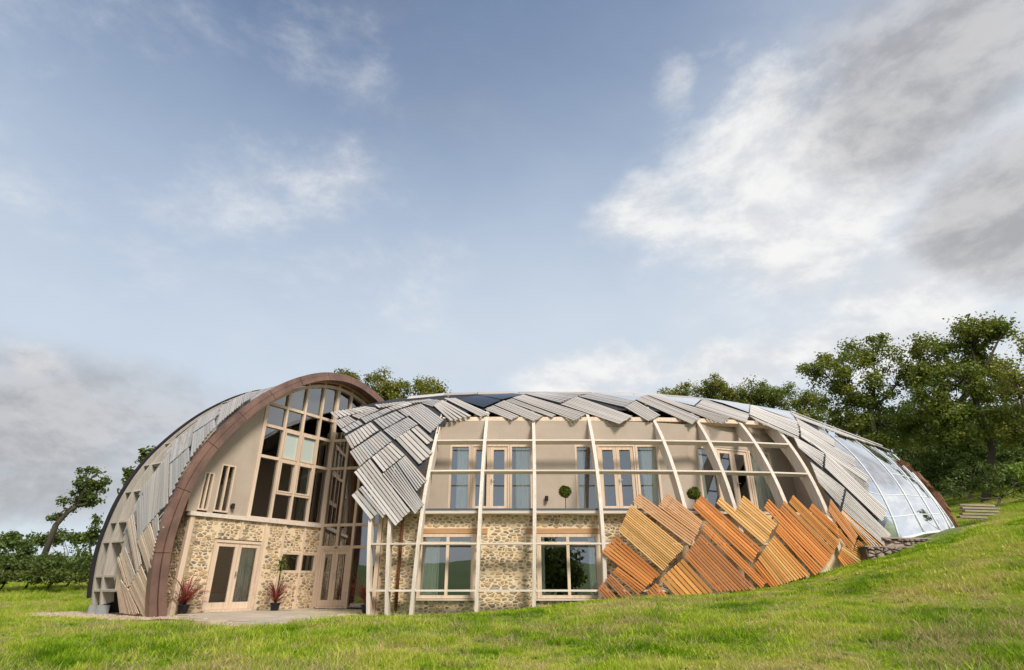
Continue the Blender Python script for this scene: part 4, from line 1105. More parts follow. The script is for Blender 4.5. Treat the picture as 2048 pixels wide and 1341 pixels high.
def put_stones(lst, name, rest_name, mat, root=None, cap=295):
    lst = sorted(lst, key=lambda e: -e[0]); v = []; f = []
    for i, (a, vs, fs, par) in enumerate(lst):
        if i < cap: mesh(name, vs, fs, mat, par)
        else: k = len(v); v += list(vs); f += [tuple(q + k for q in z) for z in fs]
    if v:
        o = mesh(rest_name, v, f, mat, kind='stuff')
        if root is None: hp(o)
        else: o.parent = root
put_stones(STONES, 'stone', 'small_stones', 'stone')

# ------------------------------------------------------------------ roof glass
def patch(px, nu, nv, lift, mat, name, th=.0, parent=None):
    a, b, c, d = [np.array(q, float) for q in px]; v = []; 
    for j in range(nv + 1):
        for i in range(nu + 1):
            p = (a + (b - a) * i / nu) * (1 - j / nv) + (d + (c - d) * i / nu) * j / nv
            P = on_shell(*p); v.append(P + shell_n(P) * lift)
    f = [(j * (nu + 1) + i, j * (nu + 1) + i + 1, (j + 1) * (nu + 1) + i + 1, (j + 1) * (nu + 1) + i) for j in range(nv) for i in range(nu)]
    o = mesh(name, v, f, mat, parent, smooth=True)
    if parent is None: hp(o)
    return o
for q in ([(185, 112), (325, 86), (484, 117), (366, 168)], [(338, 84), (560, 71), (632, 79), (492, 114)]):
    patch([zr(*p) for p in q], 5, 5, .085, 'roof_glass', 'solar_panel')
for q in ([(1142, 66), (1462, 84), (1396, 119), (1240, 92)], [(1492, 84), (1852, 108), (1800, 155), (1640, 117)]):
    patch([zr(*p) for p in q], 6, 4, .075, 'roof_glass_painted_sky', 'solar_panel')
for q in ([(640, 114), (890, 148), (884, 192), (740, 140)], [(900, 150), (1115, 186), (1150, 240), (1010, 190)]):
    patch([z5(*p) for p in q], 6, 4, .075, 'roof_glass_painted_sky', 'solar_panel')
# glazed right end: bars follow the shell
zg = frame_of(1640, 840, 4.79)
barsg = [[(-130, -30), (-10, 110), (180, 360), (380, 640), (520, 920), (585, 1140)], [(100, 150), (330, 340), (540, 620), (690, 920), (760, 1140)], [(340, 205), (560, 380), (770, 640), (930, 950), (1000, 1085)], [(515, 265), (720, 420), (930, 670), (1085, 940), (1155, 1068)], [(640, 320), (820, 460), (1050, 715), (1190, 930), (1248, 1052)], [(700, 335), (880, 500), (1090, 760), (1230, 950), (1280, 1030)]]
def poly_at(pl_, f):
    p = np.array(pl_, float)
    for _ in range(2):
        q = [p[0]]
        for a, b in zip(p[:-1], p[1:]): q += [a * .75 + b * .25, a * .25 + b * .75]
        q.append(p[-1]); p = np.array(q)
    L = np.r_[0, np.cumsum(np.linalg.norm(np.diff(p, axis=0), axis=1))]; x = f * L[-1]
    return np.array([np.interp(x, L, p[:, 0]), np.interp(x, L, p[:, 1])])
cg = empty('glazed_end'); hp(cg)
levels = [0, .40, .63, .82, 1.0]
for k in range(len(barsg)):
    pts = []
    for i in range(17):
        P = on_shell(*zg(*poly_at(barsg[k], i / 16))); pts.append(P + shell_n(P) * .02)
    if k > 0: mb = MB(); mb.tube(pts, .021, 6); mb.build('glazing_bar', 'white_bar', cg, smooth=True)
for k in range(len(barsg) - 1):
    for li, (l0, l1) in enumerate(zip(levels[:-1], levels[1:])):
        v = []
        for j in range(7):
            f_ = l0 + (l1 - l0) * j / 6; p, q = poly_at(barsg[k], f_), poly_at(barsg[k + 1], f_)
            for i in range(5): P = on_shell(*zg(*(p + (q - p) * i / 4))); v.append(P)
        f = [(j * 5 + i, j * 5 + i + 1, (j + 1) * 5 + i + 1, (j + 1) * 5 + i) for j in range(6) for i in range(4)]
        mesh('pane', v, f, 'dome_glass', cg, smooth=True)
        if li in (1, 2, 3) and (li != 1 or k > 1):
            mb = MB(); mb.tube([v[i] for i in range(5)], .017, 6); mb.build('glazing_bar', 'white_bar', cg, smooth=True)
# sill rail below the glass
mb = MB(); mb.tube([on_shell(*zg(*p)) for p in ((560, 1142), (760, 1141), (880, 1120), (1000, 1088), (1155, 1070), (1282, 1032))], .035, 6); mb.build('sill_rail', 'white_bar', cg)
# inside the glazed end: floor and partition
mb = MB(); mb.box(10.6, 15.0, 19.6, 27, .7, .8); hmesh(mb, 'floor', 'floor_inside')
mb = MB(); sec = [shell_pt(10.3, a, -.35) for a in np.linspace(.05, 2.6, 40)]
mb.add(sec + [np.array([10.3, p[1], -.8]) for p in sec], [(i, i + 1, 41 + i, 40 + i) for i in range(39)]); hmesh(mb, 'inner_wall', 'render')
# ragged brown edge of the cladding beyond the ridge
v = []; f = []; rr = random.Random(4); n = 0
pxs = [(1798, 922), (1815, 935), (1835, 955), (1855, 972), (1872, 992), (1885, 1015), (1898, 1038), (1908, 1052)]
for i in range(len(pxs) - 1):
    for k in range(4):
        f0 = k / 4; p = np.array(pxs[i]) * (1 - f0) + np.array(pxs[i + 1]) * f0; p = p + np.array([1, -1]); q = p + np.array([7, 11])
        P, Q = on_shell(*p), on_shell(*q); P = P + shell_n(P) * .05; Q = Q + shell_n(Q) * .05
        d = Q - P; ln = np.linalg.norm(d); d /= ln; nn = shell_n(P); s_ = np.cross(d, nn); s_ /= np.linalg.norm(s_)
        mb = MB(); mb.obox(P - s_ * .1 - nn * .12, d * (ln + .12), s_ * rr.uniform(.12, .26), nn * (.12 + rr.uniform(0, .09))); hmesh(mb, 'edge_board', 'thatch')

# ------------------------------------------------------------------ terrace, gravel
ter = empty('terrace', (0, 0, 0), kind='structure')
rt = random.Random(31)
slab = MB(); k = 0
a = -.1
rows = []
o = .03
while o < 7.5:
    wd = rt.choice([.45, .6, .75]); a = -4.5 + rt.random() * .3
    while a < 8.6:
        ln = rt.uniform(.5, 1.1); P = PA(a + ln / 2, 0, o + wd / 2)
        okk = P[1] > np.interp(P[0], [-10, -9, -8, -7, -5.5, -4.3], [18.8, 17.8, 16.2, 14.9, 14.5, 16.4]) and P[0] < -4.15 and (P[1] < 22.4 + (-7.2 - P[0]) * .22) and not (P[0] > -4.9 and P[1] < 17.6)
        if okk:
            hgt = rt.uniform(-.006, .006); m_ = MB(); g = .008
            p0 = PA(a + g, ZT - .06, o + g); X_, Y_ = DA * (ln - 2 * g), NA * (wd - 2 * g)
            t0 = .06 + hgt; bv = .01
            m_.strip([[p0, p0 + X_, p0 + X_ + Y_, p0 + Y_], [p0 + EZ * (t0 - bv), p0 + X_ + EZ * (t0 - bv), p0 + X_ + Y_ + EZ * (t0 - bv), p0 + Y_ + EZ * (t0 - bv)],
                      [p0 + EZ * t0 + (DA + NA) * bv, p0 + X_ + EZ * t0 + (NA - DA) * bv, p0 + X_ + Y_ + EZ * t0 - (DA + NA) * bv, p0 + Y_ + EZ * t0 + (DA - NA) * bv]])
            m_.build('paving_slab', 'paving', ter)
        a += ln
    o += wd

# ------------------------------------------------------------------ scatter by geometry nodes
def scatter(name, pts, rots, scl, idx, sources, **kw):
    me = bpy.data.meshes.new(name); me.from_pydata([tuple(map(float, p)) for p in pts], [], []); me.update()
    at = me.attributes.new('rot', 'FLOAT_VECTOR', 'POINT'); at.data.foreach_set('vector', np.asarray(rots, np.float32).ravel())
    at = me.attributes.new('scl', 'FLOAT', 'POINT'); at.data.foreach_set('value', np.asarray(scl, np.float32))
    at = me.attributes.new('pick', 'INT', 'POINT'); at.data.foreach_set('value', np.asarray(idx, np.int32))
    ob = bpy.data.objects.new(name, me); link(ob, None, **kw)
    ng = bpy.data.node_groups.new(name + '_scatter', 'GeometryNodeTree')
    ng.interface.new_socket('Geometry', in_out='INPUT', socket_type='NodeSocketGeometry'); ng.interface.new_socket('Geometry', in_out='OUTPUT', socket_type='NodeSocketGeometry')
    N = ng.nodes; L = ng.links; gi = N.new('NodeGroupInput'); go = N.new('NodeGroupOutput')
    inst = N.new('GeometryNodeInstanceOnPoints'); join = N.new('GeometryNodeJoinGeometry')
    for so in sources[::-1]:
        oi = N.new('GeometryNodeObjectInfo'); oi.inputs[0].default_value = so; oi.inputs['As Instance'].default_value = True; L.new(oi.outputs['Geometry'], join.inputs[0])
    L.new(gi.outputs[0], inst.inputs['Points']); L.new(join.outputs[0], inst.inputs['Instance']); inst.inputs['Pick Instance'].default_value = True
    for nm, ty, sk in (('pick', 'INT', 'Instance Index'), ('rot', 'FLOAT_VECTOR', 'Rotation'), ('scl', 'FLOAT', 'Scale')):
        na_ = N.new('GeometryNodeInputNamedAttribute'); na_.data_type = ty; na_.inputs[0].default_value = nm; L.new(na_.outputs[0], inst.inputs[sk])
    L.new(inst.outputs[0], go.inputs[0])
    md = ob.modifiers.new('scatter', 'NODES'); md.node_group = ng
    return ob
def source(name, v, f, mat):
    me = bpy.data.meshes.new(name); me.from_pydata([tuple(map(float, x)) for x in v], [], f); me.update(); me.materials.append(M[mat])
    return bpy.data.objects.new(name, me)

def tuft(n, h, spread, w, lean, rd):
    v = []; f = []
    for _ in range(n):
        a = rd.random() * 6.283; r = spread * math.sqrt(rd.random()); b = np.array([r * math.cos(a), r * math.sin(a), -.02])
        hh = h * rd.uniform(.45, 1.0); la = rd.random() * 6.283; ld = np.array([math.cos(la), math.sin(la), 0]); le = lean * rd.uniform(.2, 1.0) * hh
        sd_ = np.array([-math.sin(la + rd.uniform(-.6, .6)), math.cos(la), 0]) * w * rd.uniform(.7, 1.2)
        p1 = b + EZ * hh * .55 + ld * le * .3; p2 = b + EZ * hh * .92 + ld * le
        k = len(v); v += [b - sd_ / 2, b + sd_ / 2, p1 + sd_ * .4, p1 - sd_ * .4, p2]; f += [(k, k + 1, k + 2, k + 3), (k + 3, k + 2, k + 4)]
    return v, f
rd = random.Random(77)
tufts = [source('short_tuft', *tuft(52, .055, .17, .008, 1.3, rd), 'grass_blade'), source('mid_tuft', *tuft(46, .085, .14, .008, 1.2, rd), 'grass_blade'), source('wide_tuft', *tuft(40, .075, .16, .014, 1.6, rd), 'grass_blade'), source('tall_tuft', *tuft(26, .22, .11, .006, .9, rd), 'grass_blade')]
_gb = sorted([tuple(atZ(u, v, -.82)[:2]) for u, v in ((330, 1228), (395, 1242), (450, 1256), (520, 1253), (590, 1249), (650, 1240), (700, 1231), (745, 1225))]); GBX = [-20] + [p[0] for p in _gb] + [20]; GBY = [20] + [p[1] for p in _gb] + [17.3]
leafmat('weed_leaf', [(.06, .13, .015), (.10, .2, .02), (.16, .27, .03)], .3)
leafmat('straw', [(.42, .33, .13), (.58, .46, .20), (.72, .58, .30)], .4)
def rosette(n, L, w, rd):
    v = []; f = []
    for i in range(n):
        a = rd.random() * 6.283; e = rd.uniform(.2, 1.1); l = L * rd.uniform(.6, 1.1); dh = np.array([math.cos(a), math.sin(a), 0]); sd_ = np.array([-math.sin(a), math.cos(a), 0]); p = np.array([0, 0, 0.]); k = len(v)
        for j, ww in enumerate((.25, .9, 1.0, .6, .05)):
            v += [p - sd_ * w * ww, p + sd_ * w * ww]; e -= .22; p = p + (dh * math.cos(e) + EZ * math.sin(e)) * l / 4
        f += [(k + 2 * j, k + 2 * j + 1, k + 2 * j + 3, k + 2 * j + 2) for j in range(4)]
    return v, f
tufts += [source('weed', *rosette(13, .17, .017, rd), 'weed_leaf'), source('straw_clump', *tuft(34, .17, .16, .006, 1.7, rd), 'straw'), source('dense_clump', *tuft(80, .17, .13, .009, 1.0, rd), 'grass_blade')]
def on_paving(X, Y):
    q = np.stack([X, Y], -1) - O_A[:2]; s_ = q @ DA[:2]; o_ = q @ NA[:2]
    bx_ = np.interp(X, GBX, GBY) + .12 * np.sin(X * 3.1) + .06 * np.sin(X * 9)
    a = (Y > bx_) & (X < -4.05) & (X > -11.6)
    b = (s_ > -1.9 + .2 * np.sin(Y * 2)) & (o_ > -5.0) & (o_ < 1.3)
    c = (Y > 17.45 - .0 * X) & (X > -4.3) & (X < 9.5) & (Y > 17.4 + 7.6 * (1 - np.array([kx(x) for x in X])))
    d = (X >= 9.5) & (Y > 17.75 + np.clip(X - 10, 0, 9) ** 1.6 * .19) & (Y < 30) & (X < 16.0)
    e = ((X - 17.0) / 1.6) ** 2 + ((Y - 22.3) / 2.6) ** 2 < 1 + .3 * np.sin(X * 5) * np.sin(Y * 4)
    return a | b | c | d | e
N0 = 150000
# density falls with distance
Y = 5.6 + 36 * rng.random(N0) ** 1.9; X = (rng.random(N0) * 2 - 1) * (Y * 1.12 + 1.2)
keep = ~on_paving(X, Y) & ~((X < -9) & (Y > 60))
keep &= ~((X > -12) & (X < 15.5) & (Y > 18.2))
X, Y = X[keep], Y[keep]; Zg = ground(X, Y)
pn1 = np.sin(X * .8 + 1.7 * np.sin(Y * .5)) * np.sin(Y * .7 + 1.3 * np.sin(X * .45 + 2)) + .5 * np.sin(X * 2.3 + Y) * np.sin(Y * 2.9 - X * .6)
scl = (.65 + .75 * rng.random(len(X))) * (1 + .55 * np.clip(pn1, -.8, 1)) * np.where(rng.random(len(X)) < .12, 1.6, 1.0) * (1 + np.clip(Y - 14, 0, 30) * .03)
pick = np.where(rng.random(len(X)) < .45, 0, np.where(rng.random(len(X)) < .6, 1, 2))
tall = (rng.random(len(X)) < .008 + .03 * np.clip(pn1, 0, 1)) | ((X < -10 - .25 * (20 - Y)) & (rng.random(len(X)) < .14) & (pn1 > .0)) 
tall &= ~((np.abs(Y - 17) < 2.5) & (X > -13))
pick = np.where(tall, 3, pick)
pn2 = np.sin(X * 1.9 + 2.1 * np.sin(Y * 1.1 + 1)) * np.sin(Y * 2.3 + 1.7 * np.sin(X * .9))
pn3 = np.sin(X * .55 - Y * .3 + 2.2 * np.sin(Y * .33)) + .6 * np.sin(Y * 1.2 + X * .5)
r_ = rng.random(len(X)); near17 = (np.abs(Y - 17) < 1.6) & (X > -13)
pick = np.where((r_ < .03) & (pn2 > -.2), 4, pick); pick = np.where((r_ > .955 - .14 * np.clip(pn3 + .3 * pn2, 0, 1)) & ~near17, 5, pick); pick = np.where((r_ > .35) & (r_ < .60) & (pn2 > .42) & ~near17, 6, pick)
scl = np.minimum(scl, np.where(pick == 4, 1.0, np.where(pick >= 5, 1.25, 1.8)))
scatter('grass', np.stack([X, Y, Zg], 1), np.stack([rng.normal(0, .08, len(X)), rng.normal(0, .08, len(X)), rng.random(len(X)) * 6.283], 1), scl, pick, tufts, kind='stuff', label='rough meadow grass, green with straw coloured patches')
# gravel
def pebble(rd_):
    v = []; f = []
    for j, (zz, r) in enumerate(((-.5, .5), (0, 1), (.45, .62))):
        for i in range(6): a = 6.283 * i / 6 + j * .3; v.append((r * math.cos(a) * rd_.uniform(.8, 1.2), r * math.sin(a) * rd_.uniform(.6, .95), zz * .8))
    for j in range(2):
        for i in range(6): f.append((j * 6 + i, j * 6 + (i + 1) % 6, j * 6 + 6 + (i + 1) % 6, j * 6 + 6 + i))
    f.append(tuple(range(12, 18))); return v, f
peb = [source('pebble', *pebble(rd), 'pebble') for _ in range(3)]
n = 60000; X = rng.uniform(-19, -3.6, n); Y = 12.3 + 12.2 * rng.random(n)
q = np.stack([X, Y], -1) - O_A[:2]; s_ = q @ DA[:2]; o_ = q @ NA[:2]
mk = on_paving(X, Y + rng.normal(0, .08, n)) & ((Y < 20.5) | (s_ < -.5)) & ~((s_ > .05) & (o_ < 0))
mk |= (s_ > -2.0) & (s_ < -.2) & (o_ > -5.2) & (o_ < .9)
X, Y = X[mk], Y[mk]
scatter('gravel', np.stack([X, Y, np.maximum(ground(X, Y), ZT - .055) + .005], 1), rng.normal(0, 3, (len(X), 3)), rng.uniform(.016, .036, len(X)), rng.integers(0, 3, len(X)), peb, kind='stuff', label='pale pebble gravel along the house')
gv = []
mbg = MB(); 
for i in range(40):
    for j in range(33):
        x0, y0 = -19 + i * .4, 12.4 + j * .4
        xx = np.array([x0 + .2]); yy = np.array([y0 + .2]); qq = np.stack([xx, yy], -1) - O_A[:2]
        if (on_paving(xx, yy)[0] and x0 < -3.9) : 
            c = [(x0, y0), (x0 + .4, y0), (x0 + .4, y0 + .4), (x0, y0 + .4)]
            mbg.add([(a_, b_, max(float(ground(np.array([a_]), np.array([b_]))[0]) + .012, ZT - .062)) for a_, b_ in c], [(0, 1, 2, 3)])
mbg.build('gravel_bed', 'mortar', kind='structure')

# ------------------------------------------------------------------ trees
def rand_unit(n):
    v = rng.normal(size=(n, 3)); return v / np.linalg.norm(v, axis=1)[:, None]
def leaves(centres, radii, per, size, flat=.75):
    """many small folded leaves around cluster centres"""
    c = np.repeat(centres, per, axis=0); r = np.repeat(radii, per)
    n = len(c); d = rand_unit(n); rad = r * rng.random(n) ** .62 * np.where(rng.random(n) < .12, 1.45, 1.0)
    p = c + d * rad[:, None] * np.array([1, 1, flat])
    nrm = d * .6 + rand_unit(n) + np.array([0, 0, .45]); nrm /= np.linalg.norm(nrm, axis=1)[:, None]
    a = np.cross(nrm, rand_unit(n)); a /= np.linalg.norm(a, axis=1)[:, None] + 1e-9; b = np.cross(nrm, a)
    s_ = size * rng.uniform(.6, 1.25, n)[:, None]
    v = np.empty((n, 4, 3)); v[:, 0] = p - a * s_ * .5; v[:, 1] = p + b * s_ * .32 + nrm * s_ * .08; v[:, 2] = p + a * s_ * .5; v[:, 3] = p - b * s_ * .32 + nrm * s_ * .08
    return v.reshape(-1, 3)
def leaf_mesh(name, v, mat, parent=None, **kw):
    n = len(v) // 4; me = bpy.data.meshes.new(name); me.vertices.add(len(v)); me.vertices.foreach_set('co', v.astype(np.float32).ravel())
    me.loops.add(n * 4); me.loops.foreach_set('vertex_index', np.arange(n * 4, dtype=np.int32)); me.polygons.add(n)
    me.polygons.foreach_set('loop_start', np.arange(0, n * 4, 4, dtype=np.int32)); me.polygons.foreach_set('loop_total', np.full(n, 4, np.int32))
    me.update(); me.materials.append(M[mat]); return link(bpy.data.objects.new(name, me), parent, **kw)
def tree(base, lobes, mat, label, name='tree', trunk_r=.3, per=70, size=.26, dens=1.0, depth=.8, cr=.75, bark='bark', group=None, via=None, thin=1.0, cat='tree'):
    """base: (u, v, Y) foot; lobes: (u, v, ru, rv, dY) in picture pixels turned into round masses at that distance"""
    B = atY(base[0], base[1], base[2]); gz = float(ground(np.array([B[0]]), np.array([B[1]]))[0]); B[2] = gz - .2
    root = empty(name, B, label=label, cat=cat, group=group)
    C = []; RR = []; tips = []; mb = MB()
    cen = []
    for (u, v, ru, rv, dY) in lobes:
        c = atY(u, v, base[2] + dY); sc = np.linalg.norm(atY(u + 10, v, base[2] + dY) - c) / 10
        cen.append((c, ru * sc, rv * sc))
    top = np.mean([c[0] for c in cen], axis=0)
    start = [B, *( [atY(q[0], q[1], base[2] + (q[2] if len(q) > 2 else 0)) for q in via] if via else [B + (top - B) * .45 + np.array([.3, 0, 0])])]
    fork = start[-1]
    mb.tube([p - B for p in start], list(np.linspace(trunk_r, trunk_r * .62, len(start))), 8)
    for (c, ra, rb) in cen:
        vol = ra * ra * depth * rb; n = max(5, int(dens * 2.6 * vol ** .72 / cr ** 1.6))
        d = rand_unit(n); k = rng.random(n) ** .4
        pts = c + d * k[:, None] * np.array([ra, ra * depth, rb])
        C.append(pts); RR.append(cr * rng.uniform(.55, 1.2, n))
        m1 = fork * .5 + c * .5 + rng.normal(0, .25, 3); mb.tube([fork - B, m1 - B, c - B], [trunk_r * .5, trunk_r * .33, trunk_r * .16], 6)
        for p in pts[::max(1, n // 14)]:
            st = c * .6 + m1 * .4; md = (st + p) / 2 + rng.normal(0, .2, 3); mb.tube([st - B, md - B, p - B], [trunk_r * .16, trunk_r * .1, trunk_r * .04], 5)
    C = np.concatenate(C); RR = np.concatenate(RR)
    leaf_mesh('crown', leaves(C - B, RR, per, size), mat, root)
    mb.build('trunk', bark, root, smooth=True)
    return root
# right hand oaks
tree((1745, 985, 38), [(1690, 750, 75, 42, 0), (1640, 738, 42, 18, 1), (1745, 700, 55, 24, 0), (1705, 800, 62, 45, 1), (1760, 850, 70, 55, 0), (1690, 860, 45, 38, 2), (1800, 760, 45, 50, -1)], 'leaf_oak', 'spreading oak reaching left over the glazed end of the house', 'oak_tree', .22, per=165, size=.19, dens=1.66, via=[(1752, 890), (1742, 820)], bark='bark_ivy', cr=.74)
tree((1960, 985, 34), [(1880, 690, 55, 42, 1), (1935, 670, 60, 36, 0), (1985, 660, 40, 20, 0), (2010, 655, 20, 9, -1), (1900, 770, 80, 60, 0), (1975, 740, 60, 52, 1), (1850, 730, 50, 40, 1), (1930, 840, 80, 50, 0), (1860, 850, 50, 40, 2)], 'leaf_oak', 'tallest oak on the right with crooked bare lower limbs', 'oak_tree', .22, per=165, size=.19, dens=1.75, via=[(1985, 900), (1955, 820), (1945, 770)], bark='bark', cr=.74)
tree((2090, 990, 31), [(2035, 770, 55, 52, 0), (2090, 720, 70, 55, 0), (2030, 850, 50, 45, 1), (2110, 820, 60, 60, 0), (2060, 710, 40, 26, 0)], 'leaf_gold', 'yellow green oak cut by the right edge of the picture', 'oak_tree', .22, per=135, size=.19, dens=1.40, cr=.74)
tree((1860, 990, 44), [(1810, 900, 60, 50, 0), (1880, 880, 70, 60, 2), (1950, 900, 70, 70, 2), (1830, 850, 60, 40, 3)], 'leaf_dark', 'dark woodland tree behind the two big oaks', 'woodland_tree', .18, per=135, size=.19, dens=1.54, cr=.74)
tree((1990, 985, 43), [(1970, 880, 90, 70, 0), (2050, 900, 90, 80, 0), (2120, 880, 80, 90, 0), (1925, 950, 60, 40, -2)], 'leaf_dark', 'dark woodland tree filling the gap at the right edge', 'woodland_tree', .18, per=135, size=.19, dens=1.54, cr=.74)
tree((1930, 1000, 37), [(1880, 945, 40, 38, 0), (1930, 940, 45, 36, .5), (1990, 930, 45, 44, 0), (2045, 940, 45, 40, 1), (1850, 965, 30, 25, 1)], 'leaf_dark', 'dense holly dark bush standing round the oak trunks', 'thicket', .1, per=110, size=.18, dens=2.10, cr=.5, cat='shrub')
tree((1985, 1005, 30), [(1905, 975, 22, 20, 0), (1945, 960, 30, 32, 1), (1985, 958, 34, 36, 0), (2030, 950, 34, 40, .5), (2060, 960, 30, 36, 0)], 'leaf_hedge', 'row of mid green scrub on the bank in front of the oaks', 'thicket', .08, per=90, size=.13, dens=1.3, cr=.4, cat='shrub')
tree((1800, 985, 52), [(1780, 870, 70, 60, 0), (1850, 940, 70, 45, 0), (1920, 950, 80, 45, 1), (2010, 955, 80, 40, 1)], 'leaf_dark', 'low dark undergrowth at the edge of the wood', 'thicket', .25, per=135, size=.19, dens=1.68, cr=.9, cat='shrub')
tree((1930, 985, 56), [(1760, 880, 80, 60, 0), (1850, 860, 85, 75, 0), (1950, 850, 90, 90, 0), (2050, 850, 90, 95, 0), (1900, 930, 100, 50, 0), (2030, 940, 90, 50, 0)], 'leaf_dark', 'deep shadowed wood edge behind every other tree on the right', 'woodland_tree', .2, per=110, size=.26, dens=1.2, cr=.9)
# behind the house
tree((1400, 1000, 50), [(1360, 785, 42, 20, 0), (1425, 775, 55, 22, 0), (1345, 805, 30, 22, 1), (1440, 805, 70, 30, 1)], 'leaf_gold', 'yellowing oak crown rising over the middle of the roof', 'oak_tree', .2, per=135, size=.19, dens=1.54, cr=.74)
tree((1530, 1000, 50), [(1500, 785, 50, 26, 0), (1545, 790, 42, 30, 0), (1510, 815, 60, 25, 1)], 'leaf_oak', 'green oak crown over the roof beside the yellowing one', 'oak_tree', .2, per=135, size=.19, dens=1.54, cr=.74)
tree((1615, 1000, 50), [(1590, 800, 45, 28, 0), (1640, 805, 32, 18, 0), (1620, 835, 60, 32, 0)], 'leaf_oak', 'low oak crown where the roof slopes down to the right', 'oak_tree', .2, per=135, size=.19, dens=1.54, cr=.74)
tree((790, 1000, 46), [(768, 768, 40, 26, 0), (762, 790, 45, 30, 0), (800, 782, 35, 28, 1)], 'leaf_gold', 'olive green round tree crown beside the copper arch', 'oak_tree', .2, per=135, size=.19, dens=1.82, cr=.74)
tree((850, 1000, 46), [(840, 775, 32, 26, 0), (850, 792, 42, 20, 0), (878, 788, 20, 14, 0)], 'leaf_gold', 'smaller tree crown just right of the round one', 'oak_tree', .28, per=135, size=.19, dens=1.82, cr=.74)
tree((700, 1000, 44), [(690, 752, 10, 7, 0), (704, 757, 6, 5, 0)], 'leaf_gold', 'few twigs of a tree peeping over the copper arch', 'oak_tree', .12, per=135, size=.19, dens=1.40, cr=.74)
# left
tree((92, 1085, 40), [(182, 962, 34, 22, 0), (165, 990, 38, 20, 0), (205, 968, 18, 16, 0), (140, 1010, 24, 12, 0), (185, 1005, 28, 13, 0), (110, 1035, 14, 9, 0), (172, 945, 20, 12, 0)], 'leaf_dark', 'lone windswept tree leaning right above the hedge', 'windswept_tree', .20, per=46, size=.22, dens=1.5, cr=.42, via=[(112, 1050), (135, 1025), (152, 1012)])
tree((182, 1110, 46), [(190, 1055, 22, 20, 0), (178, 1068, 20, 14, 0)], 'leaf_dark', 'small dark tree tight against the left edge of the house', 'small_tree', .15, per=50, size=.26, dens=1.5, cr=.5)
tree((290, 1110, 33), [(262, 950, 10, 20, 0), (285, 915, 12, 16, 0), (300, 905, 9, 10, 0), (265, 985, 30, 30, 0), (310, 980, 40, 40, 0), (380, 1000, 30, 50, 0)], 'leaf_dark', 'dark tree seen through the ribs of the left vault', 'small_tree', .15, per=50, size=.22, dens=1.1, cr=.42)
rh = random.Random(12)
hl = ['broad bramble bush at the far left end of the hedge', 'tall rounded bush in the hedge, second from the left', 'pale leafed bush in the hedge below the windswept tree', 'dense bush in the hedge right of the windswept trunk', 'last hedge bush before the house', 'far low bush on the skyline behind the hedge at the left', 'far bush on the skyline right of the windswept trunk']
for i, (u, v, ru, rv, Yb) in enumerate([(5, 1120, 45, 34, 34), (55, 1112, 40, 38, 35), (98, 1118, 34, 30, 34), (135, 1120, 32, 34, 36), (178, 1122, 30, 36, 35), (20, 1080, 50, 18, 58), (125, 1072, 55, 16, 62)]):
    tree((u, 1150, Yb), [(u, v, ru * .7, rv * .7, 0), (u - ru * .6, v + rv * .4, ru * .6, rv * .55, -.5), (u + ru * .6, v + rv * .35, ru * .6, rv * .55, -.3), (u, v + rv * .6, ru, rv * .5, -1), (u - ru * .3, 1150, ru * .9, 15, -1.2), (u + ru * .5, 1152, ru * .8, 14, -1.4)], 'leaf_hedge' if i % 2 else 'leaf_dark', hl[i], 'hedge_bush', .08, per=80, size=.16 if Yb < 50 else .35, dens=1.6 if Yb < 50 else .9, cr=.45 if Yb < 50 else .8, group='bushes of the left hedge', cat='bush')
tree((2050, 1000, 20), [(2045, 960, 24, 26, 0), (2030, 945, 10, 16, 0), (2060, 930, 20, 20, 0)], 'leaf_lime', 'bright lime green sapling at the right edge', 'sapling', .04, per=26, size=.14, dens=1.2, cr=.2, cat='sapling')
# a group of trees in the field behind the camera that the windows mirror
def mirror_tree(x, y, h, r, label):
    B = np.array([x, y, float(ground(np.array([x]), np.array([y]))[0])]); root = empty('field_tree', B, label=label, cat='tree')
    n = 60; d = rand_unit(n) * (rng.random(n) ** .4)[:, None] * np.array([r, r, h * .36]) + np.array([0, 0, h * .62])
    leaf_mesh('crown', leaves(d, np.full(n, r * .34), 45, .45), 'leaf_dark', root); mb = MB(); mb.tube([(0, 0, -.2), (0, 0, h * .6)], [.3, .15], 7); mb.build('trunk', 'bark', root)
mirror_tree(2.2, -22, 6.5, 3.4, 'dark tree mirrored in the right ground floor window'); mirror_tree(4.6, -24, 5.5, 2.6, 'smaller dark tree mirrored at the edge of the right ground floor window')

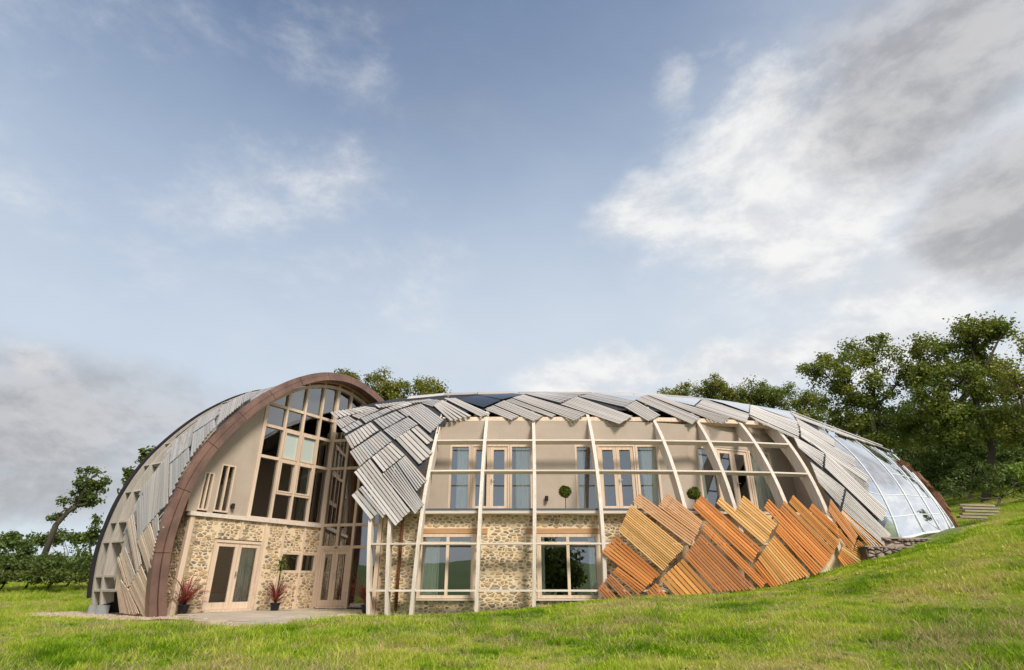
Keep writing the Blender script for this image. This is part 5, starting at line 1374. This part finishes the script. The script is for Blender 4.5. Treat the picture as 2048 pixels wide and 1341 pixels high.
# ------------------------------------------------------------------ pots and small things
def cordyline(u, v, Y, label, h=.8, n=70, head=False):
    P = atY(u, v, Y); P[2] = max(ZT - .005, -9) if P[0] < -4 else float(ground(np.array([P[0]]), np.array([P[1]]))[0])
    root = empty('potted_cordyline', P, label=label, cat='potted plant', group='potted cordylines by the doors')
    mb = MB(); prof = [(.11, 0), (.15, .2), (.165, .2), (.165, .24), (.14, .24), (.13, .21)]
    mb.strip([[(r * math.cos(a), r * math.sin(a), z) for a in np.linspace(0, 6.283, 16, endpoint=False)] for r, z in prof]); mb.build('pot', 'pot', root)
    rdn = random.Random(int(u)); v_ = []; f_ = []
    def blade(b, ang, el_, L, w, droop):
        k = len(v_); dh = np.array([math.cos(ang), math.sin(ang), 0]); sd_ = np.array([-math.sin(ang), math.cos(ang), 0]); p = np.array(b, float); e = el_; seg = 6
        for i in range(seg + 1):
            ww = w * (1 - (i / seg) ** 1.6) + .0015; v_.extend([p - sd_ * ww, p + sd_ * ww + EZ * .002]); e -= droop / seg; p = p + (dh * math.cos(e) + EZ * math.sin(e)) * L / seg
        f_.extend([(k + 2 * i, k + 2 * i + 1, k + 2 * i + 3, k + 2 * i + 2) for i in range(seg)])
    for i in range(n):
        blade((rdn.uniform(-.02, .02), rdn.uniform(-.02, .02), .22 + rdn.random() * .16), rdn.random() * 6.283, rdn.uniform(.35, 1.5), h * rdn.uniform(.6, 1.05), .017, rdn.uniform(.2, 1.3))
    mesh('leaf_spray', v_, f_, 'leaf_red', root)
    if head:
        v_ = []; f_ = []; mb = MB(); mb.tube([(0, 0, .2), (.01, 0, .9), (0, .01, 1.5)], .022, 7); mb.build('stem', 'bark', root)
        for i in range(80): blade((rdn.uniform(-.03, .03), rdn.uniform(-.03, .03), 1.15 + rdn.random() * .4), rdn.random() * 6.283, rdn.uniform(.2, 1.4), .48 * rdn.uniform(.6, 1.1), .016, rdn.uniform(.8, 2.4))
        mesh('leaf_spray', v_, f_, 'leaf_yellowgreen', root)
def gpx(u, v): P = atZ(u, v, ZT); return P
for (u, v, lb, hh, hd) in ((364, 1229, 'red cordyline in a black pot beside the copper arch foot', 1.12, False), (548, 1225, 'red cordyline with a tall yellow green head, in a black pot between the doors', 1.0, True), (731, 1227, 'red cordyline half hidden behind the first rib', 1.15, False)):
    Yp = {364: 18.35, 548: 20.3, 731: 18.6}[u]; cordyline(u, v, Yp, lb, hh, 80, hd)
def topiary(u, vb, vt, Y, label):
    P = atY(u, 1012, Y); P[2] = 1.845; root = empty('topiary', P, label=label, cat='potted plant', group='topiary balls on the balcony')
    mb = MB(); mb.strip([[(r * math.cos(a), r * math.sin(a), z) for a in np.linspace(0, 6.283, 14, endpoint=False)] for r, z in ((.08, 0), (.11, .16), (.12, .16), (.12, .19), (.09, .18))]); mb.build('pot', 'pot', root)
    top = atY(u, vt, Y)[2] - 1.845; bot = atY(u, vb, Y)[2] - 1.845; c = (top + bot) / 2; r = (top - bot) / 2
    mb = MB(); mb.tube([(0, 0, .15), (.01, 0, c)], .014, 6); mb.build('stem', 'bark', root)
    n = 90; d = rand_unit(n) * r * .86 * np.array([1.05, 1.05, 1]); leaf_mesh('crown', leaves(d + np.array([0, 0, c]), np.full(n, .05), 42, .045), 'leaf_box', root)
    n2 = 40; mb = MB(); rings = []
    for i in range(1, 8):
        th = math.pi * i / 8; rings.append([(r * .8 * math.sin(th) * math.cos(a), r * .8 * math.sin(th) * math.sin(a), c - r * .8 * math.cos(th)) for a in np.linspace(0, 6.283, 12, endpoint=False)])
    mb.strip(rings); mb.build('foliage_core', 'leaf_box', root)
topiary(1131, 996, 972, 18.6, 'clipped ball topiary on the balcony left of the second french doors')
topiary(1391, 1000, 974, 18.6, 'clipped ball topiary on the balcony half behind the larch slats')
def lamp(P, pl, label):
    root = empty('wall_light', P, label=label, cat='wall light', group='black wall lights')
    mb = MB(); mb.obox(-pl.ex * .05 - EZ * .05, pl.ex * .1, pl.n * .03, EZ * .1); mb.build('back_plate', 'black_metal', root)
    mb = MB(); c = pl.n * .08; mb.strip([[c + EZ * z + r * (pl.ex * math.cos(a) + pl.n * math.sin(a)) for a in np.linspace(0, 6.283, 14, endpoint=False)] for z, r in ((-.08, .05), (-.07, .056), (.07, .056), (.08, .05))]); mb.build('lamp_body', 'black_metal', root)
lamp(atY(1093, 998, 19.49), PLU, 'small black wall light left of the first topiary')
sL = sA(463, 1013); lamp(PA(sL[0], sL[1], .005), PLA, 'small black wall light on the rendered gable wall')
# rough stone retaining wall at the foot of the glazed end
rwall = empty('retaining_wall', (11.2, 18.2, .2), label='low dry stone retaining wall under the glazed end', cat='stone wall')
Lst = []
for (u0, u1, v0, v1, Yw, seed) in ((1735, 1832, 1112, 1094, 17.75, 2), (1772, 1880, 1096, 1077, 18.2, 3)):
    P0, P1 = atY(u0, v0, Yw), atY(u1, v0, Yw + .35); zt_ = atY(u0, v1, Yw)[2]
    pl_, L_ = plane_between(P0, P1)
    mb = MB(); pl_.bar(mb, 0, L_, P0[2] - .5, zt_ - .02, -.4, -.01); o_ = mb.build('core', 'earth', rwall); o_.matrix_parent_inverse = Matrix.Translation((-11.2, -18.2, -.2))
    stones(pl_, o_, 0, L_, P0[2] - .3, zt_, (), w=.26, h=.085, gap=.012, proud=.07, rnd=random.Random(seed), bucket=Lst, skip=0)
    mb = MB(); pl_.bar(mb, -.05, L_, zt_ - .01, zt_ + .03, -.45, .05); o_ = mb.build('coping', 'dry_stone', rwall); o_.matrix_parent_inverse = Matrix.Translation((-11.2, -18.2, -.2))
put_stones(Lst, 'stone', 'small_stones', 'dry_stone', root=rwall)
# timber steps up the bank and a bed of bare earth
st = empty('garden_steps', atY(1950, 1030, 25.0), label='weathered sleeper steps climbing the bank at the right', cat='steps')
B0 = np.array(st.location)
for i, (u0, u1, v) in enumerate(((1920, 1975, 1033), (1925, 1990, 1027), (1930, 1998, 1021), (1925, 2000, 1015), (1920, 1990, 1009))):
    P, Q = atY(u0, v, 23.6 + i * .55), atY(u1, v + 2, 23.6 + i * .55); mb = MB(); mb.obox(P - B0 - EZ * .05, Q - P, (0, .2, 0), EZ * .07); mb.build('sleeper', 'sleeper', st)
v = []; f = []
for i in range(9):
    for j in range(9):
        x, y = 15.6 + i * .7, 19.5 + j * .9; v.append((x, y, float(ground(np.array([x]), np.array([y]))[0]) + .03 + .05 * math.sin(i * 2 + j * 3)))
f = [(j + i * 9, j + i * 9 + 9, j + i * 9 + 10, j + i * 9 + 1) for i in range(8) for j in range(8)]
mesh('earth_bank', v, f, 'earth', kind='structure', smooth=True)
